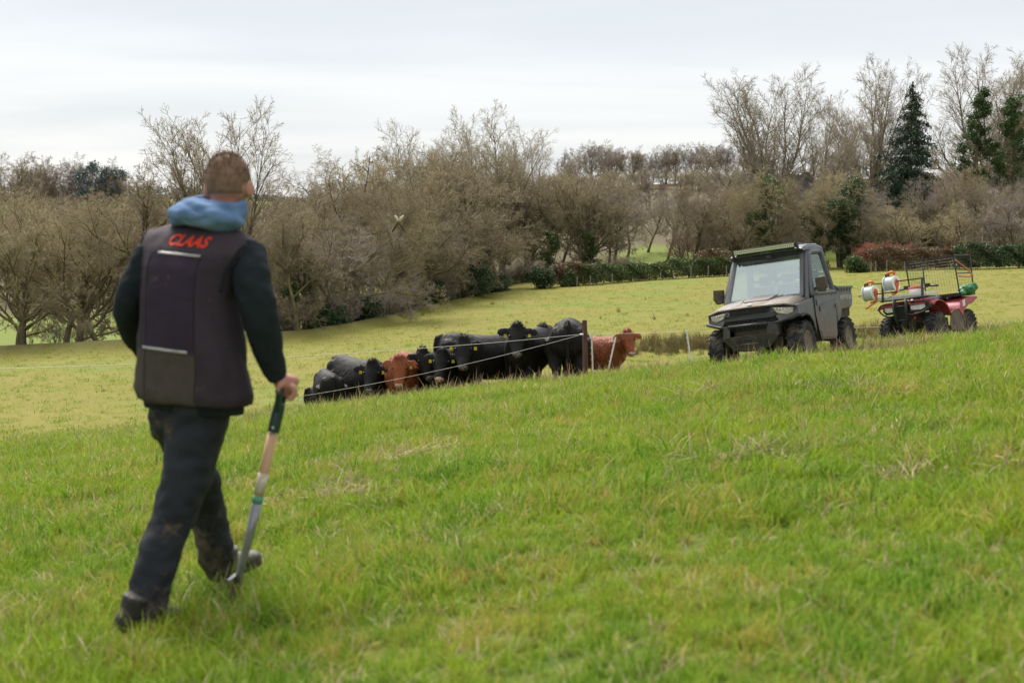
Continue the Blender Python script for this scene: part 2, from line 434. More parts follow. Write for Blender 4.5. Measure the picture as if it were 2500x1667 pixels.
def scatter(name, pts, scl, col, label, seed, tilt=0.12):
    r = np.random.default_rng(seed); n = len(pts)
    me = bpy.data.meshes.new(name); me.vertices.add(n); me.vertices.foreach_set('co', np.asarray(pts, np.float32).ravel())
    rot = np.stack([r.normal(0, tilt, n), r.normal(0, tilt, n), r.uniform(0, 6.283, n)], 1)
    a = me.attributes.new('rot', 'FLOAT_VECTOR', 'POINT'); a.data.foreach_set('vector', rot.astype(np.float32).ravel())
    a = me.attributes.new('scl', 'FLOAT_VECTOR', 'POINT'); a.data.foreach_set('vector', np.asarray(scl, np.float32).ravel())
    a = me.attributes.new('idx', 'INT', 'POINT'); a.data.foreach_set('value', r.integers(0, len(col.objects), n).astype(np.int32))
    o = meshobj(name, me, None); tag(o, label, 'grass', kind='stuff')
    ng = bpy.data.node_groups.new('scatter', 'GeometryNodeTree')
    ng.interface.new_socket('Geometry', in_out='INPUT', socket_type='NodeSocketGeometry'); ng.interface.new_socket('Geometry', in_out='OUTPUT', socket_type='NodeSocketGeometry')
    N = ng.nodes.new; gi, go = N('NodeGroupInput'), N('NodeGroupOutput')
    ci = N('GeometryNodeCollectionInfo'); ci.inputs['Collection'].default_value = col; ci.inputs['Separate Children'].default_value = True; ci.inputs['Reset Children'].default_value = True
    ip = N('GeometryNodeInstanceOnPoints'); ip.inputs['Pick Instance'].default_value = True
    def na(nm, ty):
        x = N('GeometryNodeInputNamedAttribute'); x.data_type = ty; x.inputs[0].default_value = nm; return x.outputs[0]
    er = N('FunctionNodeEulerToRotation'); L = ng.links.new
    L(na('rot', 'FLOAT_VECTOR'), er.inputs[0]); L(er.outputs[0], ip.inputs['Rotation']); L(na('scl', 'FLOAT_VECTOR'), ip.inputs['Scale']); L(na('idx', 'INT'), ip.inputs['Instance Index'])
    L(gi.outputs[0], ip.inputs['Points']); L(ci.outputs[0], ip.inputs['Instance']); L(ip.outputs[0], go.inputs[0])
    md = o.modifiers.new('scatter', 'NODES'); md.node_group = ng
    return o
r = np.random.default_rng(11)
def fan(n, y0, y1, m=1.22, pad=2.2, power=1.0):
    """points with density falling off as 1/distance"""
    y = r.uniform(y0, y1, n) if power == 1.0 else y0 + (y1 - y0) * r.uniform(0, 1, n) ** power
    x = r.uniform(-1, 1, n) * (0.36 * y * m + pad)
    return x, y
def clump(x, y): return 0.5 + 0.5 * np.sin(x * 2.3 + 1.7 * np.sin(y * 1.1)) * np.sin(y * 1.9 + 1.3 * np.sin(x * .9))
x, y = fan(105000, 2.2, 35.5, 1.2, 2.0)
cl = clump(x, y); lump = sstep(.6, .95, clump(x * .37 + 3, y * .31))
s = (0.55 + 0.45 * r.uniform(0, 1, len(x)) + 0.55 * cl ** 2 + 0.45 * lump) * np.interp(y, [2, 8, 20, 36], [0.62, 0.68, 0.9, 1.15])
scatter('pasture_grass', np.stack([x, y, H(x, y)], 1), np.stack([s * np.interp(y, [2, 15, 36], [1, 1.25, 1.9]), s * np.interp(y, [2, 15, 36], [1, 1.25, 1.9]), s], 1), hid, 'lush green pasture grass covering the near slope', 21, 0.16)
# long dry stems, thickest along the brow in front of the cattle and wheels
x1, y1 = fan(1300, 9.0, 30, 1.15, 1.0); x2 = r.uniform(-13, 14, 2300); y2 = r.normal(31.2, 1.0, 2300)
hsp = np.array([(-3.2, 31.3), (-2.0, 31.2), (-.9, 31.2), (0.2, 31.0), (4.1, 22.2), (4.9, 22.0), (5.7, 22.4), (8.5, 28.0), (9.4, 28.2), (7.9, 27.9), (-4.4, 31.2), (2.9, 31.2), (-5.2, 31.5), (6.2, 22.9)])
ch = r.integers(0, len(hsp), 900); x3 = hsp[ch, 0] + r.normal(0, .35, 900); y3 = hsp[ch, 1] + r.normal(0, .25, 900)
x = np.concatenate([x1, x2, x3]); y = np.concatenate([y1, y2, y3])
s = r.uniform(0.45, 1.0, len(x)) * np.where(y < 20, 0.5, 0.85); s[-900:] *= 1.2
wd_ = np.interp(y, [3, 10, 30], [0.45, 0.8, 1.9])
scatter('dry_grass_stems', np.stack([x, y, H(x, y)], 1), np.stack([s, s, s], 1), stalkcol, 'long dry straw-coloured grass stems along the brow of the slope', 22, 0.2)
browcol = bpy.data.collections.new('brow_stem_shapes')
M_brow = pm('bleached_stems', (.46, .34, .22), (.34, .22, .14), 3, .7, .2, coord='World')
for i in range(4): tuft(browcol, 80 + i, 2 + i, 0.16, 0.34, 0.66, 0.019, 0.30, M_brow, 4, 0.35 + .3 * (i % 2))
bs_ = np.array([(-4.6, 31.0, .5), (-3.6, 31.0, .5), (-2.6, 31.0, .4), (-1.7, 31.0, .4), (-.8, 31.0, .4), (.3, 30.9, .5), (1.2, 30.9, .3), (2.0, 30.8, .35), (2.6, 30.8, .3), (3.9, 21.6, .35), (4.6, 21.7, .35), (5.2, 22.3, .3), (6.0, 23.2, .3), (7.6, 26.7, .3), (8.2, 26.9, .35), (8.9, 27.4, .3)])
ch = r.integers(0, len(bs_), 230); x = bs_[ch, 0] + r.normal(0, 1, 230) * bs_[ch, 2]; y = bs_[ch, 1] + r.normal(0, .2, 230); s = r.uniform(.5, 1.0, 230) * np.where(y < 29, .75, 1)
scatter('bleached_stems', np.stack([x, y, H(x, y)], 1), np.stack([s, s, s], 1), browcol, 'tall bleached stems standing in front of the cattle and wheels', 28, .3)
# tussocks: dark lush clumps and mats of bleached straw
cx_, cy_ = fan(130, 4.5, 30, 1.0, .5); cs_ = r.uniform(.12, .34, 130); ci_ = r.integers(0, 130, 5200)
x = cx_[ci_] + r.normal(0, 1, 5200) * cs_[ci_]; y = cy_[ci_] + r.normal(0, 1, 5200) * cs_[ci_] * .8; s = r.uniform(.9, 1.6, 5200) * np.interp(y, [3, 30], [.75, 1.25])
scatter('grass_tussocks', np.stack([x, y, H(x, y)], 1), np.stack([s, s, s], 1), hid, 'taller lush tussocks standing out of the near pasture', 26, .3)
mats = [ground_hit(px, py) for px, py in ((1890, 1108), (950, 1130), (840, 1215), (620, 1030), (2060, 950), (1780, 960), (2440, 960), (2300, 1150), (1150, 1020))]
x = np.concatenate([m_.x + r.normal(0, .26, 60) for m_ in mats]); y = np.concatenate([m_.y + r.normal(0, .22, 60) for m_ in mats]); s = r.uniform(.5, 1.0, len(x))
strawcol = bpy.data.collections.new('straw_shapes')
for i in range(3): tuft(strawcol, 90 + i, 10, .08, .08, .2, .005, 1.1, M_straw, 3, .9)
scatter('straw_mats', np.stack([x, y, H(x, y) + .02], 1), np.stack([s * np.interp(y, [4, 25], [1, 1.9]), s * np.interp(y, [4, 25], [1, 1.9]), s], 1), strawcol, 'flattened mats of bleached straw in the near pasture', 27, .5)
# short turf on the far field
y = r.uniform(0, 1, 15000) ** 1.4 * 66 + 40; x = r.uniform(-1, 1, len(y)) * (.36 * y * 1.15 + 2); kz = y < np.interp(x, YBX, YBY) - 0.3
x, y = x[kz], y[kz]; s = r.uniform(.6, 1.5, len(x))
scatter('short_turf', np.stack([x, y, H(x, y)], 1), np.stack([s * 1.3, s * 1.3, s], 1), shortcol, 'short grazed turf on the yellow-green far field', 23)
# brown rushes in the dip between the red cow and the buggy
x = np.concatenate([r.normal(6.2, 1.5, 150), r.normal(9.5, 1.8, 150), r.normal(14, 1.6, 70), r.uniform(-6, 20, 16)]); y = np.concatenate([r.normal(55, 1.2, 150), r.normal(56, 1.2, 150), r.normal(57, 1.2, 70), r.uniform(58, 88, 16)])
s = r.uniform(.4, .8, len(x)); s[-16:] *= .7
scatter('rushes', np.stack([x, y, H(x, y)], 1), np.stack([s, s, s], 1), rushcol, 'brown-green rushes in the dip behind the red cow and buggy', 24)
# ------------------------------------------------------------------ trees
def grow(seed, levels, L0, R0, starts=None, dirs=None):
    r = np.random.default_rng(seed)
    S = np.array(starts if starts is not None else [(0, 0, -0.15)], float); D = np.array(dirs if dirs is not None else [(0, 0, 1)], float)
    D /= np.linalg.norm(D, axis=1)[:, None]
    N = len(S); L = np.full(N, L0) * (r.uniform(.8, 1.2, N) if N > 1 else 1); Rd = np.full(N, R0); outp = []
    for li, lv in enumerate(levels):
        N = len(S); n = lv['seg']; pts = np.empty((N, n + 1, 3)); dr = np.empty((N, n + 1, 3)); pts[:, 0] = S; d = D.copy(); dr[:, 0] = d
        for q in range(n):
            d = d + r.normal(0, lv['wob'], (N, 3)); d[:, 2] += lv['trop']
            d /= np.linalg.norm(d, axis=1)[:, None]
            pts[:, q + 1] = pts[:, q] + d * (L / n)[:, None]; dr[:, q + 1] = d
        tt = np.linspace(0, 1, n + 1); rad = Rd[:, None] * (1 - (1 - lv['tip']) * tt[None, :])
        if li == 0: rad[:, 0] *= 1.35
        outp.append((pts, rad))
        if li == len(levels) - 1: break
        nx = levels[li + 1]; kk = nx['n']; t0, t1 = nx.get('t', (.25, 1.0))
        t = t0 + (t1 - t0) * (np.arange(kk)[None, :] + r.uniform(0, 1, (N, kk))) / kk
        f = t * n; i = np.minimum(f.astype(int), n - 1); fr = (f - i)[..., None]; ar = np.arange(N)[:, None]
        pos = pts[ar, i] * (1 - fr) + pts[ar, i + 1] * fr; dd = dr[ar, i + 1]
        rl = rad[ar, i] * (1 - fr[..., 0]) + rad[ar, i + 1] * fr[..., 0]
        az = np.arange(kk)[None, :] * 2.4 + r.uniform(0, 6.28, (N, 1)) + r.normal(0, .4, (N, kk))
        ref = np.where(np.abs(dd[..., 2:3]) > .9, np.array((1., 0, 0)), np.array((0, 0, 1.)))
        a = np.cross(dd, ref); a /= np.linalg.norm(a, axis=-1)[..., None]; b = np.cross(dd, a)
        perp = a * np.cos(az)[..., None] + b * np.sin(az)[..., None]
        tn = (t - t0) / max(t1 - t0, 1e-6); ang = nx['ang'] + (nx.get('ang2', nx['ang']) - nx['ang']) * tn + r.normal(0, .14, (N, kk)); nd = dd * np.cos(ang)[..., None] + perp * np.sin(ang)[..., None]
        tn = (t - t0) / max(t1 - t0, 1e-6)
        nl = L[:, None] * nx['len'] * (1 - nx.get('fall', .35) * tn) * r.uniform(*nx.get('var', (.7, 1.25)), (N, kk))
        if 'env' in nx:                     # main limbs run out to a rounded crown outline
            cz, ea, ec = nx['env']; k3 = np.array((ea, ea, ec)); o3 = (pos - np.array((0, 0, cz))) / k3; nd2 = nd + np.array((0, 0, .12)); d3 = nd2 / np.linalg.norm(nd2, axis=-1)[..., None] / k3
            A_ = (d3 * d3).sum(-1); B_ = (o3 * d3).sum(-1); C_ = (o3 * o3).sum(-1) - 1; nl = np.maximum((-B_ + np.sqrt(np.maximum(B_ * B_ - A_ * C_, .01))) / A_, .3) * r.uniform(.92, 1.04, (N, kk))
        nr = np.maximum(np.minimum(rl * .85, Rd[:, None] * nx['rad']), nx.get('rmin', 0.0))
        S = pos.reshape(-1, 3); D = nd.reshape(-1, 3); L = nl.ravel(); Rd = nr.ravel()
    return outp
def tubes(pts, rad, K):
    N, n1, _ = pts.shape
    d0 = pts[:, -1] - pts[:, 0]; d0 /= np.linalg.norm(d0, axis=1)[:, None] + 1e-9
    ref = np.where(np.abs(d0[:, 2:3]) > .9, np.array((1., 0, 0)), np.array((0, 0, 1.)))
    a = np.cross(d0, ref); a /= np.linalg.norm(a, axis=1)[:, None]; b = np.cross(d0, a)
    th = np.arange(K) * 2 * math.pi / K
    off = a[:, None, None, :] * np.cos(th)[None, None, :, None] + b[:, None, None, :] * np.sin(th)[None, None, :, None]
    V = (pts[:, :, None, :] + off * rad[:, :, None, None]).reshape(-1, 3)
    base = (np.arange(N)[:, None, None] * n1 + np.arange(n1 - 1)[None, :, None]) * K; j = np.arange(K)[None, None, :]; j2 = (j + 1) % K
    Fq = np.stack([base + j, base + j2, base + K + j2, base + K + j], -1).reshape(-1, 4)
    return V, Fq
def tubes_tri(pts, rad, K, tip=False):
    """triangles; with tip the last segment runs out to a point"""
    V, Fq = tubes(pts, rad, K)
    if not tip: return V, np.concatenate([Fq[:, [0, 1, 2]], Fq[:, [0, 2, 3]]])
    N, n1, _ = pts.shape; Fq = Fq.reshape(N, n1 - 1, K, 4); body = Fq[:, :-1].reshape(-1, 4); last = Fq[:, -1].reshape(-1, 4)
    Vr = V.reshape(N, n1, K, 3).copy(); Vr[:, -1] = pts[:, -1][:, None, :]
    ti = (np.arange(N)[:, None] * n1 + n1 - 1) * K + np.zeros((1, K), int)
    return Vr.reshape(-1, 3), np.concatenate([body[:, [0, 1, 2]], body[:, [0, 2, 3]], np.stack([last[:, 0], last[:, 1], ti.ravel()], 1)])
def merge(parts):
    Vs = []; Fs = []; o = 0
    for V, Fq in parts: Vs.append(V); Fs.append(Fq + o); o += len(V)
    return np.concatenate(Vs), np.concatenate(Fs)
def lv(seg, wob, trop, tip, **k): return dict(seg=seg, wob=wob, trop=trop, tip=tip, **k)
OAK = [lv(5, .07, .02, .75), lv(8, .17, .06, .25, n=12, ang=1.15, ang2=.25, len=1.6, rad=.46, t=(.4, 1), env=(6.6, 5.0, 4.6)), lv(6, .2, .04, .25, n=8, ang=.75, len=.45, rad=.42, fall=.2),
       lv(4, .22, .02, .3, n=6, ang=.75, len=.45, rad=.42), lv(3, .22, .0, .35, n=6, ang=.75, len=.5, rad=.45, rmin=.016), lv(1, .2, .0, .35, n=6, ang=.7, len=.7, rad=.5, rmin=.012)]
ASH = [lv(9, .045, .05, .2), lv(8, .08, .08, .2, n=18, ang=.62, len=.60, rad=.33, t=(.2, .97), fall=.6), lv(6, .09, .07, .25, n=9, ang=.5, len=.38, rad=.36, t=(.2, 1)),
       lv(4, .11, .06, .3, n=7, ang=.55, len=.42, rad=.42, rmin=.016), lv(2, .13, .05, .35, n=6, ang=.55, len=.5, rad=.5, rmin=.012), lv(1, .2, .03, .4, n=3, ang=.55, len=.65, rad=.6, rmin=.009)]
FAN = [lv(5, .05, .02, .85), lv(10, .075, .02, .12, n=20, ang=1.0, ang2=.12, len=2.6, rad=.42, t=(.3, 1), env=(8.6, 6.4, 7.4)), lv(6, .09, .045, .2, n=14, ang=.6, len=.27, rad=.34, t=(.15, 1), fall=.25, var=(.8, 1.15)),
       lv(4, .1, .04, .3, n=6, ang=.6, len=.45, rad=.42, rmin=.017), lv(2, .13, .03, .35, n=5, ang=.65, len=.55, rad=.5, rmin=.014), lv(1, .2, .03, .4, n=3, ang=.65, len=.85, rad=.6, rmin=.0115)]
FAROAK = [dict(l_) for l_ in OAK]; FAROAK[3]['rmin'] = .022; FAROAK[4]['rmin'] = .02; FAROAK[5]['rmin'] = .018; FAROAK[5]['n'] = 4
SCRUB = [lv(6, .12, .03, .35), lv(5, .16, .03, .3, n=8, ang=.6, len=.55, rad=.5, t=(.2, 1)), lv(4, .18, .03, .35, n=6, ang=.6, len=.5, rad=.5, rmin=.009),
         lv(2, .2, .0, .4, n=6, ang=.6, len=.55, rad=.5, rmin=.007), lv(1, .2, -.02, .4, n=5, ang=.6, len=.7, rad=.6, rmin=.0055)]
TANGLE = [lv(6, .14, .03, .5), lv(7, .18, .05, .25, n=10, ang=1.05, ang2=.35, len=.85, rad=.42, t=(.42, 1), env=(5.2, 3.7, 3.2)), lv(5, .22, .0, .25, n=8, ang=.8, len=.45, rad=.42),
          lv(4, .22, -.02, .3, n=7, ang=.8, len=.5, rad=.42, rmin=.010), lv(3, .22, -.03, .35, n=6, ang=.75, len=.55, rad=.45, rmin=.008), lv(2, .2, -.04, .4, n=4, ang=.6, len=.8, rad=.6, rmin=.0075)]
def bark(name, c1, c2, moss, mossamt):
    k = NM(name); co = k.coord('Object'); col = k.ramp(k.noise(co, 3.0, 5), [(.3, c1), (.7, c2)])
    g = k.n('ShaderNodeNewGeometry'); sp = k.n('ShaderNodeSeparateXYZ'); k.l(g.outputs['Normal'], sp.inputs[0])
    mf = k.math('ADD', k.math('MULTIPLY', sp.outputs[2], .45), k.noise(co, 1.2, 4)); f = k.ramp(mf, [(.5, 0.), (.9, mossamt)])
    col = k.mix(f, col, moss)
    rn = k.n('ShaderNodeObjectInfo').outputs['Random']; col = k.mix(k.math('MULTIPLY', rn, .35), col, (.09, .07, .05))
    k.set(.9, .15, 0, col); return k.m
B_oak = bark('oak_bark', (0.150, 0.118, 0.079), (0.096, 0.074, 0.054), (0.228, 0.252, 0.048), .9)
B_ash = bark('ash_bark', (.27, .23, .16), (.18, .15, .10), (.24, .23, .08), .5)
T_oak = bark('oak_twigs', (0.374, 0.293, 0.221), (0.264, 0.204, 0.154), (0.350, 0.325, 0.154), .55)
T_ash = bark('ash_twigs', (0.431, 0.366, 0.290), (0.316, 0.264, 0.206), (0.389, 0.366, 0.198), .4)
T_tan = bark('tan_twigs', (0.445, 0.366, 0.248), (0.316, 0.255, 0.166), (0.373, 0.343, 0.149), .5)
T_pur = bark('purple_twigs', (0.336, 0.227, 0.196), (0.250, 0.180, 0.156), (0.312, 0.265, 0.172), .35)
T_red = bark('red_twigs', (0.448, 0.147, 0.095), (0.328, 0.121, 0.086), (0.380, 0.224, 0.138), .25)
T_gry = bark('grey_twigs', (0.389, 0.323, 0.294), (0.287, 0.237, 0.216), (0.316, 0.287, 0.201), .3)
PROTO = {}
def proto(key, seed, spec, L0, R0, starts=None, dirs=None, nb=3, lean=None):
    o = grow(seed, spec, L0, R0, starts, dirs)
    kk = [8, 6, 5, 4, 3, 3, 3]
    w_ = merge([tubes(p, q, kk[i]) for i, (p, q) in enumerate(o[:nb])]); t_ = merge([tubes_tri(p, q, 3, i == len(o) - nb - 1) for i, (p, q) in enumerate(o[nb:])])
    zs = np.sort(t_[0][:, 2]); PROTO[key] = (mesh_np(key + '_wood', *w_, True), mesh_np(key + '_crown', *t_, True), zs[int(len(zs) * .995)], np.percentile(np.abs(t_[0][:, 0]), 97))
for i in (0, 2): proto('oak%d' % i, 100 + i, OAK, 4.4, .27)
for i in range(2): proto('fan%d' % i, 131 + i, FAN, 3.3, .34)
for i in range(2): proto('faroak%d' % i, 150 + i, FAROAK, 4.4, .27)
for i in range(3): proto('tangle%d' % i, 140 + i, TANGLE, 5.5, .17)
rr = np.random.default_rng(5)
for i in range(2):
    n = 9; az = rr.uniform(0, 6.28, n); sp_ = rr.uniform(.15, .75, n)
    proto('scrub%d' % i, 160 + i, SCRUB, 3.2, .055, np.stack([np.cos(az) * .35, np.sin(az) * .35, np.full(n, -.1)], 1), np.stack([np.cos(az) * sp_, np.sin(az) * sp_, np.ones(n)], 1), nb=2)
def tree_part(name, key, which, mat, parent):
    me = PROTO[key][which]
    if not len(me.materials): me.materials.append(mat)
    o = meshobj(name, me, None, parent); o.material_slots[0].link = 'OBJECT'; o.material_slots[0].material = mat
    return o
rt = random.Random(4)
def put_tree(key, px, Y, top_py, wood, twig, label, name='bare_tree', cat='tree', group=None, wx=1.0, rz=None, tilt=0.0, dz=0.0):
    p = spot(px, Y, dz); zt = P(px, top_py, Y).z; s_ = max((zt - p.z), .5) / PROTO[key][2]
    M = Matrix.Translation(p) @ Matrix.Rotation(tilt, 4, 'Y') @ Matrix.Rotation(rt.uniform(0, 6.28) if rz is None else rz, 4, 'Z') @ Matrix.Diagonal((s_ * wx, s_ * wx, s_, 1))
    t = thing(name, label, cat, M, group=group)
    tree_part('trunk', key, 0, wood, t); tree_part('crown', key, 1, twig, t)
    return t
def edgeY(px):
    for Y_ in np.arange(60, 130, .25):
        if Y_ >= np.interp((px - CX) / F * Y_, YBX, YBY): return float(Y_)
    return 110.
# --- trees that can be told apart
put_tree('oak0', 58, 74, 470, B_oak, T_tan, 'stout bare oak with thick trunk at the far left field edge', wx=1.05)
put_tree('tangle1', 250, 75, 500, B_oak, T_tan, 'bare tree with bent mossy stem left of the man, second trunk from the left edge', tilt=-.28)
put_tree('tangle0', 205, 79, 480, B_oak, T_tan, 'thin bare tree standing behind the bent mossy stem at left')
put_tree('tangle2', 330, 76, 395, B_oak, T_oak, 'bare tree whose sparse tips reach the sky just left of the man', wx=.8)
put_tree('fan0', 560, 77, 268, B_oak, T_oak, 'tall bare oak with rounded crown rising behind the head of the man', tilt=0, wx=.95, rz=1.3)
put_tree('tangle1', 728, 72.5, 500, B_oak, T_oak, 'leaning bare tree with dark trunk just right of the man', tilt=.12)
put_tree('tangle2', 928, 79, 455, B_ash, T_tan, 'bare spreading tree with pale straight trunk at the field edge', wx=1.1)
put_tree('tangle0', 1048, 89, 420, B_oak, T_oak, 'bare tree with slim trunk between the pale trunk and the holly')
put_tree('fan0', 1010, 112, 318, B_ash, T_ash, 'tall pale bare ash rising above the wood left of the lone skyline ash', wx=1.05)
put_tree('fan1', 1225, 125, 268, B_ash, T_ash, 'lone tall pale ash on the skyline above the cattle', wx=1.05)
put_tree('fan0', 1290, 128, 330, B_ash, T_ash, 'slender pale ash close beside the lone skyline ash', wx=.7)
tr_orange = put_tree('oak2', 1120, 101, 375, B_oak, T_oak, 'bare oak with a few orange leaves left, above the holly bush')
put_tree('oak2', 1445, 116, 395, B_oak, T_tan, 'bare oak with mossy spreading limbs behind the middle of the hedge', wx=.9)
put_tree('fan0', 1885, 136, 178, B_ash, T_ash, 'great bare tree with many ascending stems above the buggy', wx=1.15)
put_tree('fan1', 1990, 140, 250, B_ash, T_ash, 'smaller bare tree at the right flank of the many-stemmed tree above the buggy', wx=.9)
put_tree('fan1', 2125, 150, 148, B_ash, T_ash, 'tall bare tree whose crown spreads left of the dark spruce', wx=1.0, rz=2.1)
put_tree('fan0', 2395, 150, 128, B_ash, T_ash, 'tallest bare tree behind the two dark pines at right', wx=1.15, rz=4.0)
put_tree('fan1', 2510, 148, 160, B_ash, T_tan, 'bare tree cut by the right edge of the view', wx=1.1)
# --- the wood: trees nobody could tell apart, group by group
def belt(n, pxs, Ys, tops, keys, wood, twigs, label, group, seed, name='bare_tree', jit=18, wx=1.0, cat='tree'):
    q = random.Random(seed)
    for i in range(n):
        f = (i + q.uniform(.1, .9)) / n; px = pxs[0] + (pxs[1] - pxs[0]) * f; Y = q.uniform(*Ys) if Ys[1] > 40 else edgeY(px) + q.uniform(*Ys)
        tp = np.interp(px, [a for a, b in tops], [b for a, b in tops]) + q.uniform(-jit, jit)
        put_tree(q.choice(keys), px, Y, tp, q.choice((wood, wood, B_ash)), q.choice(twigs), label, name, cat, group, wx * q.uniform(.85, 1.15))
belt(9, (-90, 700), (80, 98), [(-90, 470), (200, 480), (420, 470), (700, 480)], ['tangle0', 'tangle1', 'tangle2', 'oak2'], B_oak, [T_tan, T_oak, T_tan], 'bare brown tree in the strip of wood behind the man', 'wood behind the man', 1, jit=25)
belt(8, (-60, 640), (150, 175), [(-60, 560), (640, 540)], ['tangle0', 'tangle1', 'oak2'], B_oak, [T_oak, T_pur], 'bare tree at the far side of the bright field at left', 'trees beyond the bright left field', 2, wx=1.3)
belt(15, (760, 1240), (12, 26), [(760, 470), (880, 390), (980, 370), (1080, 375), (1150, 370), (1240, 430)], ['tangle0', 'tangle2', 'oak0', 'oak2', 'tangle1'], B_oak, [T_oak, T_tan, T_oak], 'bare brown tree in the dense wood above the cattle', 'dense wood above the cattle', 3, wx=1.05)
belt(12, (740, 1240), (2, 10), [(740, 560), (1000, 520), (1240, 560)], ['tangle0', 'tangle2', 'tangle1'], B_oak, [T_oak, T_tan, T_gry], 'low bare tree along the front of the wood above the cattle', 'low trees in front of the wood', 4, wx=1.1)
belt(16, (1225, 1760), (118, 137), [(1225, 440), (1400, 450), (1560, 480), (1760, 460)], ['tangle0', 'tangle1', 'tangle2', 'oak2'], B_oak, [T_oak, T_tan, T_gry, T_pur], 'bare brown tree in the wood behind the long green hedge', 'wood behind the hedge', 5, wx=1.05)
belt(22, (1240, 1900), (150, 215), [(1240, 440), (1420, 420), (1600, 440), (1900, 430)], ['tangle0', 'oak0', 'oak2', 'tangle2'], B_oak, [T_oak, T_pur, T_tan], 'bare tree on the wooded hillside behind the hedge wood', 'hillside wood', 6, wx=1.15)
belt(16, (1370, 1850), (248, 265), [(1370, 395), (1440, 345), (1540, 370), (1600, 375), (1660, 340), (1740, 350), (1850, 370)], ['faroak0', 'faroak1'], B_oak, [T_gry, T_oak], 'bare rounded tree on the skyline of the far hill', 'skyline trees on the far hill', 7, jit=8)
belt(7, (-40, 330), (300, 320), [(-40, 400), (50, 372), (130, 395), (180, 372), (240, 385), (330, 425)], ['faroak0', 'faroak1'], B_oak, [T_gry, T_oak], 'bare rounded tree on the distant skyline at far left', 'skyline trees at far left', 8, jit=6)
belt(12, (1760, 2540), (118, 130), [(1760, 430), (1950, 420), (2100, 470), (2300, 460), (2540, 440)], ['tangle0', 'tangle1', 'tangle2'], B_ash, [T_tan, T_ash, T_gry], 'tangled bare tree in the gardens behind the buggy and quad', 'garden trees', 9, wx=1.0)
belt(9, (1950, 2540), (140, 165), [(1950, 430), (2200, 420), (2540, 380)], ['oak2', 'tangle0', 'oak0'], B_oak, [T_oak, T_gry, T_tan], 'bare tree standing behind the houses at right', 'trees behind the houses', 10, wx=1.15)
belt(12, (-60, 760), (205, 260), [(-60, 478), (300, 480), (760, 478)], ['faroak0', 'faroak1', 'tangle0'], B_oak, [T_oak, T_tan, T_pur], 'bare tree on the far wooded slope behind the man', 'far wooded slope at left', 16, wx=1.5, jit=10)
belt(4, (2215, 2480), (120, 127), [(2215, 420), (2480, 405)], ['tangle0', 'tangle1', 'tangle2'], B_oak, [T_tan, T_oak, T_gry], 'bare brown tree screening the stone farmhouse', 'trees in front of the farmhouse', 17, wx=.9)
belt(14, (1330, 1860), (225, 246), [(1330, 425), (1500, 418), (1700, 412), (1860, 420)], ['scrub0', 'scrub1', 'faroak1'], B_oak, [T_oak, T_gry, T_tan], 'low bare scrub along the brow of the far hill', 'scrub under the skyline trees', 18, 'bare_shrub', wx=1.6, jit=8, cat='shrub')
# shrubs
SH = [(1690, 119, 556, T_pur, 'purple-brown rounded shrub behind the hedge left of the buggy', 1.0), (1735, 121, 600, T_pur, 'low purple-brown bush beside the rounded shrub left of the buggy', 1.0),
      (2250, 116, 500, T_tan, 'wide tan shrub behind the red hedge near the house', 1.5), (2470, 116, 490, T_gry, 'grey twiggy shrub at the right edge above the hedge', 1.5),
      (1800, 120, 500, T_tan, 'tall tan bramble-like shrub directly behind the buggy roof', 1.2), (2110, 117, 520, T_tan, 'tan shrub between the ivy-clad tree and the spruce', 1.3)]
for i, (px, Y_, tp, tm, lb, wx_) in enumerate(SH): put_tree('scrub%d' % (i % 2), px, Y_, tp, B_oak, tm, lb, 'bare_shrub', 'shrub', wx=wx_)
belt(11, (1235, 1540), (111, 116), [(1235, 650), (1540, 635)], ['scrub0', 'scrub1'], B_oak, [T_pur, T_oak, T_gry], 'low bare bush just behind the long green hedge', 'bushes behind the hedge', 12, 'bare_shrub', wx=1.2, cat='shrub')
belt(14, (640, 1230), (.8, 5), [(640, 720), (800, 700), (1000, 690), (1230, 650)], ['scrub0', 'scrub1'], B_oak, [T_oak, T_tan, T_gry], 'low bare undergrowth bush at the foot of the wood', 'undergrowth bushes', 13, 'bare_shrub', wx=1.1, cat='shrub')
belt(4, (120, 420), (.5, 3), [(-20, 790), (420, 770)], ['scrub0', 'scrub1'], B_oak, [T_tan, T_oak], 'thin bare bush on the bank at left', 'bank bushes', 14, 'bare_shrub', wx=.8, cat='shrub')
belt(14, (2080, 2420), (110, 112.5), [(2080, 592), (2200, 592), (2290, 612), (2330, 598), (2420, 600)], ['scrub0', 'scrub1'], B_oak, [T_red], 'red-twigged shrub in the row behind the quad bike', 'red shrub row', 15, 'red_shrub', jit=4, wx=1.0, cat='shrub')

# ------------------------------------------------------------------ leafy things
def leafmat(name, c1, c2, c3, trans=.25, rough=.5):
    k = NM(name); t = k.attr('tint'); rn = k.n('ShaderNodeObjectInfo').outputs['Random']
    c = k.ramp(k.math('ADD', k.math('MULTIPLY', t, .85), k.math('MULTIPLY', rn, .15)), [(.0, c1), (.6, c2), (1., c3)])
    k.set(rough, .4, 0, c); k.translucent(c, trans); return k.m
L_holly = leafmat('holly_leaves', (.028, .055, .022), (.055, .095, .034), (.11, .15, .06))
L_ivy = leafmat('ivy_leaves', (.045, .075, .022), (.085, .125, .035), (.15, .165, .065))
L_spruce = leafmat('spruce_needles', (.016, .036, .020), (.032, .062, .030), (.06, .095, .04), .1)
L_pine = leafmat('pine_needles', (.03, .06, .018), (.06, .105, .026), (.11, .155, .04), .15)
L_far = leafmat('hazed_conifer_needles', (.05, .075, .075), (.075, .105, .10), (.11, .14, .12), .1)  # blue of the distant air is mixed into the needle colour
